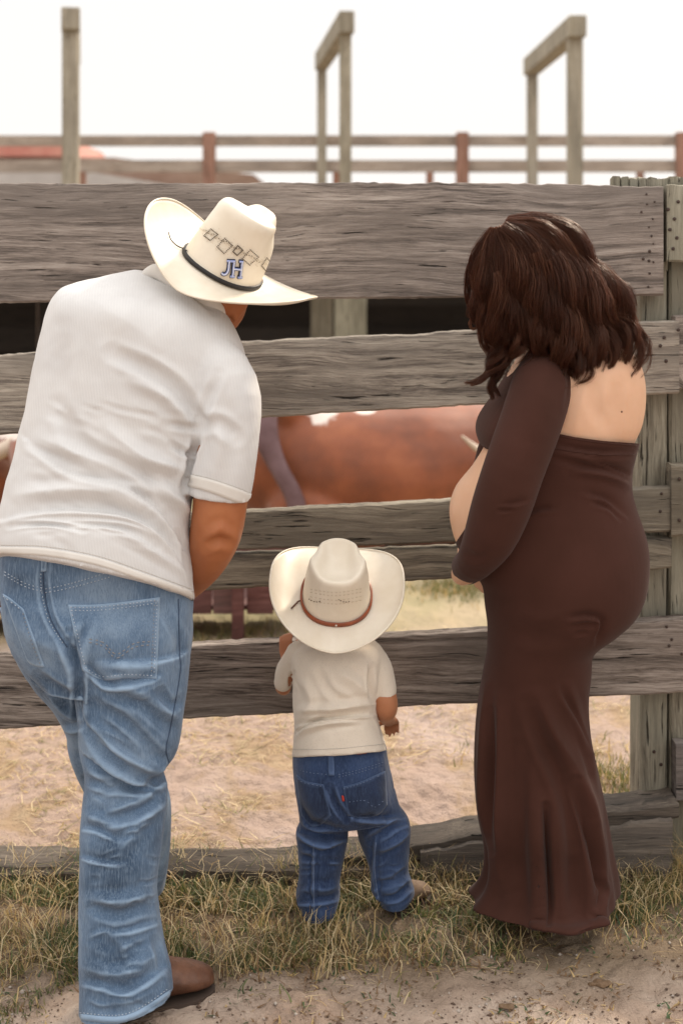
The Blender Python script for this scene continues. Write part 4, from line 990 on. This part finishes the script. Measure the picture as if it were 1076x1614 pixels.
# ================================================================== BOY
boy = empty('person', P(560,1450,3.176), 'toddler in cream cowboy hat, oatmeal tee and dark blue jeans at the fence', 'person')
KD = 3.17
tr_ = [(500,1006,560,1004,KD,.05),(468,1018,590,1014,KD,.07),(458,1036,602,1032,KD,.085),(460,1065,600,1065,KD,.092),(461,1100,594,1100,KD,.095),(463,1140,597,1140,KD,.098),(462,1170,604,1165,KD,.102),(460,1194,609,1184,KD,.106)]
me = remesh([rings(tr_,48,5,2.3), tube([(580,1030,KD,24),(596,1055,KD-.01,23),(603,1080,KD-.015,21),(605,1095,KD-.015,20)],seg=22,flatend=True), tube([(470,1030,KD,20),(452,1056,KD+.03,17),(446,1076,KD+.05,15)],seg=20)], .0034, 3)
KF = [([(470,1120),(520,1118),(560,1112),(590,1110)],7,4),([(463,1152),(500,1146),(540,1138),(585,1128)],7,-6,1),([(466,1165),(490,1150),(505,1140)],6,-4),([(470,1170),(520,1158),(560,1150)],7,4),([(590,1128),(600,1145),(605,1165)],5,-4),([(585,1050),(584,1080),(586,1104)],5,-5),([(462,1060),(458,1075),(462,1090)],4,-5),([(530,1060),(560,1075),(580,1100)],9,3),([(475,1070),(490,1100),(480,1130)],9,3),([(500,1050),(520,1090),(555,1110)],8,-2.5)]
folds(me,KF,1.9); hemlift(me,1110,1185,KD,.34); wrinkle(me,.0010,(30,30,30),5); TK=bvh(me); tee=link('t_shirt',me,M['tee'],boy)
thread(TK,[(462,1181),(530,1180),(608,1172)],.0005,M['shirtthread'],tee,'hem_stitching')
hp,hq2 = head_parts(P(535,975,KD+.02),(.05,.95,-.25),(0,.2,1),.86)
kin=[(a[0]+12,a[1],a[2]-12,a[3],a[4],a[5]-.028) for a in tr_]
kb = hp+[rings(kin[:-1],28,3), tube([(535,1015,KD,26),(535,990,KD+.01,28)],seg=16),
  tube([(590,1040,KD,16),(603,1085,KD-.015,18),(607,1106,KD-.015,19.5),(608,1118,KD,18),(607,1126,KD+.05,14),(613,1134,KD+.10,11)],seg=18),
  tube([(468,1036,KD,14),(448,1070,KD+.05,14),(447,1084,KD+.08,12),(449,1060,KD+.13,9),(450,1034,KD+.16,7)],seg=16),
  tube([(512,1195,KD,30),(508,1290,KD,25),(502,1420,KD,17)],seg=16), tube([(565,1195,KD,30),(592,1290,KD,25),(612,1400,KD+.01,17)],seg=16)]
kb += hand_parts(P(614,1136,KD+.09),(.1,.8,-.35),(0,-.4,-.9),.46,.7)
kb += hand_parts(P(450,1036,KD+.16),(0,.25,1),(0.1,1,-.1),.42,.6,-1)
link('body', remesh(kb,.0038,2), M['skinkid'], boy); eyes(hq2,.86,boy)
kj=[(470,1158,596,1153,KD,.084),(463,1180,607,1175,KD,.090),(461,1200,611,1196,KD,.100),(464,1235,618,1228,KD,.108),(470,1268,622,1258,KD,.105),(474,1292,622,1278,KD,.09)]
kl=[(468,1250,548,1262,KD,.085),(473,1292,548,1300,KD,.070),(466,1312,548,1318,KD,.066),(470,1345,543,1345,KD,.060),(471,1380,536,1380,KD,.056),(466,1412,536,1408,KD,.058),(472,1428,534,1422,KD,.06),(478,1441,528,1434,KD,.058)]
kr=[(538,1245,622,1245,KD,.085),(550,1285,630,1270,KD,.072),(562,1305,646,1296,KD,.068),(568,1330,645,1330,KD+.01,.062),(582,1370,643,1370,KD+.015,.058),(584,1400,652,1400,KD+.02,.058),(594,1412,652,1405,KD+.02,.058),(600,1424,646,1416,KD+.02,.055)]
me=remesh([rings(kj,48,4,2.4),rings(kl,36,5,2.2),rings(kr,36,5,2.2)],.0027,3)
KJF=[([(520,1240),(530,1268),(545,1290)],6,-4),([(475,1270),(490,1300),(530,1308)],8,-6,1),([(470,1310),(500,1322),(545,1320)],8,-7,1),([(475,1318),(505,1332),(530,1326)],6,5),([(560,1288),(600,1290),(640,1286)],7,-6,1),([(585,1325),(615,1305),(640,1292)],7,-6),([(596,1340),(625,1325),(644,1310)],6,5),([(590,1395),(620,1388),(648,1370)],7,-4),([(605,1415),(625,1412),(645,1395)],6,-5),([(470,1422),(500,1420),(532,1415)],7,-5,1),([(475,1350),(490,1352)],6,-3),([(480,1395),(510,1402),(532,1395)],7,3),([(495,1340),(494,1400),(495,1440)],3,3),([(592,1315),(590,1370),(596,1425)],3,3)]
for k in range(24):
    lg=rz.random()<.5; yy=rz.uniform(1290,1435); x=rz.uniform(472,520) if lg else rz.uniform(585,630); l=rz.uniform(8,24)
    KJF.append(([(x,yy),(x+l/2,yy+rz.uniform(-3,3)),(x+l,yy-l*rz.uniform(-.3,.5))],rz.uniform(2.5,4.5),rz.choice([-1,-1,1])*rz.uniform(.8,1.8)))
folds(me,KJF,2.0); wrinkle(me,.0013,(34,34,24),8); lap(me,1); TKJ=bvh(me); kjn=link('jeans',me,M['denimdark'],boy)
patch(TKJ,([(540,1240),(565,1233),(590,1222),(606,1215)],[(548,1284),(570,1290),(595,1284),(609,1268)]),20,16,.0022,'back_pocket',M['denimpocket'],kjn,bulge=.003); PR2=PT
patch(TKJ,([(468,1221),(480,1230),(495,1234),(510,1236)],[(476,1285),(490,1302),(505,1300),(522,1285)]),16,16,.0022,'back_pocket',M['denimpocket'],kjn,bulge=.003)
def sk(pts,off=.0034,r=.0007,m='threadblue',dash=2,T=None): thread(T or TKJ,pts,r,M[m],kjn,'stitching',off=off,dash=dash,step=1.5)
sk([(541,1243),(565,1236),(590,1225),(605,1218)]); sk([(469,1224),(480,1233),(509,1239)]); sk([(533,1221),(570,1212),(607,1200)],.001); sk([(533,1225),(570,1216),(607,1204)],.001); sk([(466,1212),(490,1218),(520,1221)],.001)
sk([(550,1264),(575,1262),(590,1272),(604,1262)],.0003,T=PR2); thread(TKJ,[(494,1330),(494,1380),(495,1448)],.0009,M['threadblue'],kjn,'crease_line'); thread(TKJ,[(592,1328),(590,1370),(598,1428)],.0009,M['threadblue'],kjn,'crease_line')
patch(TKJ,([(517,1190),(526,1190)],[(518,1222),(527,1222)]),3,8,.004,'belt_loop',M['denimdark'],kjn)
patch(TKJ,([(538,1254),(541,1254)],[(539,1263),(542,1262)]),2,3,.0050,'red_tab',M['red'],kjn)
patch(TKJ,([(560,1184),(578,1183)],[(562,1189),(576,1188)]),4,2,.004,'leather_label',M['bandleather'],kjn)
boot(boy, at(502,KD+.0,0), at(492,KD+.13,0), .10, .62, 'suede'); boot(boy, at(618,KD+.03,0), at(672,KD+.12,0), .09, .62,'suede')
kh, kw, TKH = hat(boy, P(530,941,3.12), Vector((0.03,.82,.57)), Vector((.03,-.57,.82)), ax=.074, ay=.080, H=.125, taper=.13, bw=.093, curl=.066, dip=.018, back=.62, fdip=2.6, kind='brick')
crown_band(kw,.074,.080,.002,.011,M['bandleather'],kh)
for yy in (929,934,941,947):
    thread(TKH,[(490,yy-1),(530,yy+4),(575,yy-3)],.0006,M['weave'],kh,'woven_vent',off=.0022,dash=3,step=1.4)
for x0_ in (488,533): thread(TKH,[(x0_,944),(x0_+10,948),(x0_+20,946)],.0010,M['hole'],kh,'perforations',off=.0022,dash=2,step=1.6)
thread(TKH,[(478,948),(470,950),(458,961)],.0018,M['leather'],kh,'band_end',off=.004,step=1)
p=kw(.002,-.0840,.0065); v,f=ball(p,(.003,.003,.003),10,6); link('stud',mesh(v,f),M['metal'],kh)
# ================================================================== WOMAN
WD=3.13
wom = empty('person', P(860,1465,WD), 'pregnant woman with long wavy brown hair in a long brown open back dress', 'person')
hc = P(838,440,3.12); hf=Vector((-.80,.42,-.45)); hu=Vector((-.30,0.05,.95))
hp,hq3=head_parts(hc,hf,hu,.98)
br=[(858,520,950,520,3.13,.05),(830,545,985,545,3.13,.09),(808,575,1006,572,3.13,.12),(792,605,1014,600,3.13,.13),(780,640,1015,635,3.13,.13),(772,670,1009,670,3.13,.13),(765,700,1001,700,3.13,.135),(738,735,991,735,3.135,.14),(718,768,989,765,3.14,.145),(708,800,995,800,3.14,.15),(711,832,1005,830,3.14,.155),(722,862,1012,862,3.14,.16),(745,900,1012,900,3.14,.165),(765,930,1008,930,3.14,.165),(772,970,985,970,3.14,.14)]
br=[(a[0]+(6 if a[1]>=725 and a[0]>730 else 0),a[1],a[2]-(5 if a[1]>=690 else 0),a[3],a[4],a[5]-(.012 if a[1]>=690 else 0)) for a in br]
wb=hp+[rings(br,48,4,2.15), tube([(850,470,3.12,34),(880,510,3.12,36),(905,545,3.13,45)],seg=18),
  tube([(862,575,3.06,38),(840,650,2.99,42),(805,760,2.96,42),(778,835,2.98,36),(745,890,3.04,24),(728,905,3.14,18)],seg=20),
  tube([(850,590,3.22,34),(800,680,3.30,32),(770,790,3.34,30),(755,870,3.34,24),(742,895,3.30,18)],seg=16),
  tube([(832,960,3.14,45),(815,1150,3.14,34),(820,1300,3.14,28),(825,1405,3.14,22)],seg=16), tube([(890,960,3.14,48),(870,1150,3.14,34),(880,1300,3.14,28),(890,1405,3.14,22)],seg=16)]
wb+=hand_parts(P(730,903,3.13),(.25,.8,.05),(-.2,0,1),.85,.35)+hand_parts(P(744,893,3.30),(.4,-.2,-.3),(0,.2,1),.85,.3)
me=remesh(wb,.0054,2); folds(me,[([(972,600),(968,650),(962,700)],13,-3.2),([(925,610),(912,645),(905,690)],20,3.5),([(940,600),(935,640),(950,670)],12,-2.5)])
TB=bvh(me); wbody=link('body',me,M['skinpale'],wom); eyes(hq3,.98,wom)
p,n=ray(TB,979,649); v,f=ball(p,(.0022,.0012,.0022),8,6); link('mole',mesh(v,f),M['leather'],wom)
# dress: skirt wrapped round the hips
sr=[(760,660,1011,660,3.13,.135),(758,690,1005,698,3.13,.138),(733,735,995,738,3.135,.145),(714,768,994,770,3.14,.15),(704,800,1001,800,3.14,.155),(708,832,1012,832,3.14,.16),(722,865,1019,862,3.14,.166),(745,900,1020,895,3.14,.170),(760,925,1015,932,3.14,.170),(764,955,1000,965,3.14,.165),(768,985,972,992,3.14,.150),(768,1005,945,1012,3.135,.135),(767,1030,932,1030,3.13,.122),(761,1060,930,1060,3.13,.115),(753,1105,926,1105,3.13,.110),(748,1160,930,1160,3.13,.11),(747,1225,942,1220,3.13,.112),(753,1290,955,1290,3.13,.118),(764,1340,962,1340,3.13,.112),(763,1378,968,1372,3.13,.118),(754,1400,971,1396,3.13,.13),(738,1417,972,1413,3.13,.145)]
tails=[tube([(845,1452,3.0,5,3),(880,1462,2.99,7,3),(915,1462,2.99,7,3),(945,1450,3.01,5,3)],seg=18)]
me=remesh([rings(sr,72,5,2.15)]+tails,.0042,3)
WF=[([(853,709),(910,722),(960,726),(1000,724)],8,3),([(870,720),(930,735),(985,748)],7,-4),([(927,726),(960,735),(994,750)],5,-5,1),([(905,745),(950,748),(990,765)],6,4),([(923,779),(955,788),(983,812)],6,-5,1),([(935,792),(960,800),(978,818)],5,-4),([(826,812),(848,804),(870,803)],6,-5,1),([(870,700),(935,712),(1003,712)],5,-4,1),
 ([(895,975),(925,972),(947,980),(938,1010)],6,-7,1),([(900,990),(920,985),(938,984)],6,-3),([(905,1000),(925,995)],5,-3),([(800,985),(850,1000),(900,992)],18,-3),
 ([(846,1100),(868,1150),(905,1210),(935,1290)],13,6),([(835,1110),(855,1170),(885,1240),(905,1330)],14,-7),([(885,1090),(912,1135),(930,1180)],10,-6,1),([(895,1080),(925,1160),(945,1240)],7,5),
 ([(775,1120),(774,1200),(770,1290),(778,1340)],8,-7),([(785,1100),(788,1200),(784,1320),(790,1400)],10,6),([(765,1080),(760,1150),(758,1240),(764,1310)],7,5),
 ([(858,1270),(860,1350),(864,1420),(862,1455)],7,-12),([(872,1260),(878,1350),(884,1440)],12,6),([(845,1260),(842,1350),(845,1430)],12,5),([(905,1230),(925,1310),(938,1390),(936,1440)],9,-10),([(925,1240),(945,1320),(955,1390)],10,6),
 ([(815,1180),(812,1280),(810,1400)],16,-5),([(940,1385),(950,1405),(940,1425)],7,-5)]
folds(me,WF,1.5)
co=getco(me); no=getno(me); px,py=proj(co); th=np.arctan2(co[:,1]-3.13,co[:,0]-P(858,0,3.13).x); g_=np.clip((py-1120)/330,0,1.1)**1.6
co+=no*np.array([[1,1,.15]])*(g_*(.009*np.sin(7*th+1.2+.6*np.sin(2*th))+.005*np.sin(13*th+.4)))[:,None]; setco(me,co)
edge=[(690,900),(717,856),(740,822),(790,790),(835,758),(856,746),(862,738),(861,731),(852,722),(850,706),(868,681),(905,689),(950,695),(1003,699),(1100,705),(1100,1600),(600,1600)]
clip(me,edge)
TD=bvh(me)
# bodice: sleeves, shoulders and bust
bod=[tube([(868,560,3.07,34),(856,600,3.03,47),(838,660,2.99,49),(809,740,2.96,48),(789,800,2.965,47),(770,850,2.985,41),(748,885,3.03,30),(737,893,3.10,26),(738,897,3.17,24)],seg=32),
     rings([(835,545,915,545,3.12,.10),(806,580,905,580,3.13,.125),(780,620,890,620,3.14,.14),(756,655,850,655,3.15,.15),(750,680,820,680,3.15,.14),(757,702,810,702,3.15,.12)],36,4,2.1),
     tube([(850,590,3.22,38),(800,680,3.30,38),(770,790,3.34,36),(755,870,3.34,30),(745,893,3.31,25)],seg=18)]
me2=remesh(bod,.0042,3); folds(me2,[([(790,797),(810,795),(830,790)],5,-4,1),([(785,805),(805,803)],4,-3),([(845,560),(850,620),(835,700)],20,2),([(885,560),(900,600),(895,640)],8,-3),([(730,870),(750,880),(765,870)],8,-2)])
bm=bmesh.new(); bm.from_mesh(me); bm.from_mesh(me2); bm.to_mesh(me); bm.free(); me.update()
dress=link('dress',me,M['dress'],wom)
v=thread(TD,[(868,684),(905,692),(950,698),(1002,702)],.0011,M['dress'],dress,'waist_binding')
thread(TD,[(856,704),(905,712),(950,717),(998,716)],.0009,M['dress'],dress,'waist_binding')
# hair
hb=[tube([(826,425,3.11,74,1.1),(832,445,3.11,78,1.05)],seg=28,caps=True), tube([(855,415,3.10,54),(890,475,3.10,60),(928,540,3.10,56),(945,568,3.10,38)],seg=24),
    tube([(800,440,3.10,62),(790,500,3.09,44),(800,540,3.06,30)],seg=18), tube([(850,500,3.07,50),(880,555,3.05,40),(905,580,3.05,28)],seg=18), tube([(925,450,3.11,26),(950,495,3.11,30),(970,545,3.11,27),(972,575,3.11,18)],seg=16)]
me=remesh(hb,.005,3); wrinkle(me,.004,(26,26,18),4); TW=bvh(me)
def hairs():
    r=np.random.default_rng(21)
    G=[ # guides from the parting outwards: (px,py,lift px towards the camera or outside)
     [(800,350),(850,345),(898,364),(932,398),(958,436),(986,470),(1010,512),(1015,555),(1004,604)],
     [(797,352),(845,355),(892,388),(922,440),(948,482),(980,514),(998,558),(990,610)],
     [(795,354),(840,362),(880,405),(905,455),(928,500),(955,540),(962,580),(955,612)],
     [(792,356),(832,370),(865,420),(885,470),(908,520),(925,560),(938,590),(935,608)],
     [(790,357),(822,380),(848,430),(862,480),(885,525),(900,560),(912,590),(905,612)],
     [(788,358),(810,385),(828,435),(835,480),(858,520),(872,550),(880,575),(878,600)],
     [(785,358),(798,390),(808,435),(812,480),(830,515),(850,540),(862,560),(855,590)],
     [(782,360),(782,395),(785,440),(790,480),(800,515),(812,540),(815,560),(800,585)],
     [(778,362),(764,395),(762,440),(768,480),(780,515),(790,545),(785,575),(778,600)],
     [(775,364),(752,395),(744,435),(746,470),(758,500),(772,530),(778,560),(765,590)]]
    G=[catmull(g,6) for g in G]; G=[np.stack([np.interp(np.linspace(0,1,60),np.linspace(0,1,len(g)),g[:,k]) for k in range(2)],1) for g in G]; m=len(G[0]); G=np.array(G)
    V=[];T=[];tone=[]; nst=18
    clumps=250
    for c in range(clumps):
        u=r.uniform(0,len(G)-1.001); i=int(u); fr=u-i; g=G[i]*(1-fr)+G[i+1]*fr
        t0=0 if r.random()<.6 else r.uniform(.0,.35); tend=r.uniform(.82,1.02) if c%5 else r.uniform(.5,.8)
        tt=np.linspace(t0,min(tend,1),nst); idx=tt*(m-1); a=np.floor(idx).astype(int).clip(0,m-2); q=g[a]+(g[a+1]-g[a])*(idx-a)[:,None]
        ph=2.6*u+r.normal(0,.5); big=c<95; amp=(r.uniform(9,17) if big else r.uniform(3,12))*np.clip((tt-.10)*2.6,0,1); wl=2.75+.25*math.sin(u*1.7)+r.normal(0,.10)
        dx=np.gradient(q[:,0]);dy=np.gradient(q[:,1]);l=np.hypot(dx,dy)+1e-6
        q=q+np.stack([-dy/l,dx/l],1)*(amp*np.sin(tt*6.28*wl+ph))[:,None]
        # overshoot tips
        base=[]
        for k in range(nst):
            p,n=ray(TW,q[k,0],q[k,1])
            if p is None: p=None
            base.append(p)
        last=None;D=[]
        for p in base:
            if p is not None: last=p.y; D.append(p.y)
            else: D.append(None if last is None else last+.01)
        fst=next((d for d in D if d is not None),3.08); D=np.array([fst if d is None else d for d in D])
        D=np.convolve(np.pad(D,3,mode='edge'),np.ones(7)/7,'valid')
        lift=(r.uniform(.012,.026) if big else r.uniform(.0,.014))+.016*np.cos(tt*6.28*wl+ph)*np.clip(tt*2,0,1)
        C=np.stack([(q[:,0]-CX)*D/F,D-lift-.003,EYE-(q[:,1]-HZ)*D/F],1)
        ns=int(r.integers(62,88)) if big else int(r.integers(12,32)); rad=r.uniform(.010,.017) if big else r.uniform(.003,.009); tn=np.clip(r.normal(.47,.13)+.08*(u<3),0,1)  # right-hand locks lighter: golden highlights put into the tone
        tc=np.linspace(0,1,nst); prof=rad*(.35+.9*np.sin(np.clip(tc*1.1+.12,0,1)*math.pi)**.6)*(1-.8*tc**4)
        Tn=np.gradient(C,axis=0);Tn/=np.linalg.norm(Tn,axis=1)[:,None]+1e-9; s=np.cross(Tn,[0,1,0]);s/=np.linalg.norm(s,axis=1)[:,None]+1e-9;dd=np.cross(s,Tn)
        for _ in range(ns):
            aa=r.uniform(0,6.28);rr2=math.sqrt(r.random()); tw=aa+tc*r.normal(1.2,.5)
            fz=np.cumsum(r.normal(0,.00042,(nst,3)),0)*(2.6 if r.random()<.06 else 1)
            cc=C+(np.cos(tw)*rr2*prof)[:,None]*s+(np.sin(tw)*rr2*prof*.7)[:,None]*dd+fz
            e_=r.uniform(.80,1.0); cc=np.stack([np.interp(tc*e_,tc,cc[:,k]) for k in range(3)],1)
            w=r.uniform(.0003,.00055)*(1-.7*tc**3)
            for kk,(o1,o2) in enumerate(((1,0),(-.5,.87),(-.5,-.87))): V.append((cc+w[:,None]*(o1*s+o2*dd),))
            T.append(np.clip(tn+r.normal(0,.16),0,1))
    n=len(T); A=np.array([v[0] for v in V]).reshape(n,3,nst,3); A=A.transpose(0,2,1,3).reshape(-1,3)
    base=(np.arange(n)*nst*3)[:,None]+(np.arange(nst-1)*3)[None]; base=base.ravel(); Q=[]
    for k in range(3): k2=(k+1)%3; Q.append(np.stack([base+k,base+k2,base+3+k2,base+3+k],1))
    return A,np.concatenate(Q),np.repeat(np.array(T),nst*3)
A,Q,tn=hairs()
# stray front locks and tips: explicit curls
def lock(pts,n,rad,tone0,seed):
    r=np.random.default_rng(seed); nst=26; q=catmull(pts,8); idx=np.linspace(0,len(q)-1,nst); a=np.floor(idx).astype(int).clip(0,len(q)-2); q=q[a]+(q[a+1]-q[a])*(idx-a)[:,None]
    C=np.stack([(q[:,0]-CX)*q[:,2]/F,q[:,2],EYE-(q[:,1]-HZ)*q[:,2]/F],1); tc=np.linspace(0,1,nst)
    Tn=np.gradient(C,axis=0);Tn/=np.linalg.norm(Tn,axis=1)[:,None]+1e-9; s=np.cross(Tn,[0,1,0]);s/=np.linalg.norm(s,axis=1)[:,None]+1e-9;dd=np.cross(s,Tn); Vl=[];Tl=[]
    for _ in range(n):
        aa=r.uniform(0,6.28);rr2=math.sqrt(r.random());tw=aa+tc*1.2;pr=rad*(1-.8*tc**2)
        cc=C+(np.cos(tw)*rr2*pr)[:,None]*s+(np.sin(tw)*rr2*pr)[:,None]*dd+np.cumsum(r.normal(0,.0004,(nst,3)),0); w=r.uniform(.0004,.0008)*(1-.6*tc**3)
        Vl.append(np.stack([cc+w[:,None]*(o1*s+o2*dd) for o1,o2 in ((1,0),(-.5,.87),(-.5,-.87))],1)); Tl.append(np.clip(tone0+r.normal(0,.12),0,1))
    return np.array(Vl).reshape(-1,3),np.array(Tl),nst
LK=[lock([(770,470,3.05),(756,500,3.05),(760,540,3.05),(772,560,3.05),(768,585,3.05),(750,600,3.05),(733,603,3.05)],50,.008,.55,1),
    lock([(775,500,3.04),(780,545,3.04),(776,580,3.04),(758,600,3.04),(742,606,3.04)],30,.005,.6,2),
    lock([(760,490,3.08),(748,500,3.08),(740,510,3.08),(744,518,3.08),(756,516,3.08),(764,508,3.08)],26,.004,.95,3),
    lock([(800,520,3.06),(800,560,3.06),(785,590,3.06),(772,610,3.06),(776,628,3.06)],80,.011,.5,4),
    lock([(790,500,3.05),(796,545,3.05),(782,570,3.05),(776,600,3.05),(786,625,3.05)],60,.010,.45,5),
    lock([(750,400,3.07),(738,430,3.08),(736,465,3.08),(742,490,3.08),(752,505,3.08)],60,.008,.4,6),
    lock([(940,540,3.03),(935,580,3.02),(940,600,3.02),(928,618,3.02)],60,.010,.4,7),
    lock([(905,560,3.02),(908,590,3.01),(902,610,3.01),(908,626,3.01)],50,.008,.4,8),
    lock([(880,545,3.01),(888,575,2.99),(884,600,2.98),(890,612,2.98)],50,.008,.35,9),
    lock([(985,560,3.08),(992,585,3.08),(985,603,3.08),(975,612,3.08)],50,.009,.55,10)]
NST=26;Vs=[A];Qs=[Q];Ts=[tn];off=len(A)
for Vl,Tl,nst in LK:
    n=len(Tl); base=((np.arange(n)*nst*3)[:,None]+(np.arange(nst-1)*3)[None]).ravel()
    for k in range(3): k2=(k+1)%3; Qs.append(np.stack([base+k,base+k2,base+3+k2,base+3+k],1)+off)
    Vs.append(Vl);Ts.append(np.repeat(Tl,nst*3));off+=len(Vl)
hm=meshnp(np.concatenate(Vs),np.concatenate(Qs)); a_=hm.attributes.new('tone','FLOAT','POINT'); a_.data.foreach_set('value',np.concatenate(Ts).astype(np.float32))
hairbase=me; a2=hairbase.attributes.new('tone','FLOAT','POINT'); a2.data.foreach_set('value',np.full(len(hairbase.vertices),.12,np.float32))
hair=link('hair',hairbase,M['hair'],wom); props(link('hair_strands',hm,M['hair'],hair),kind='stuff')
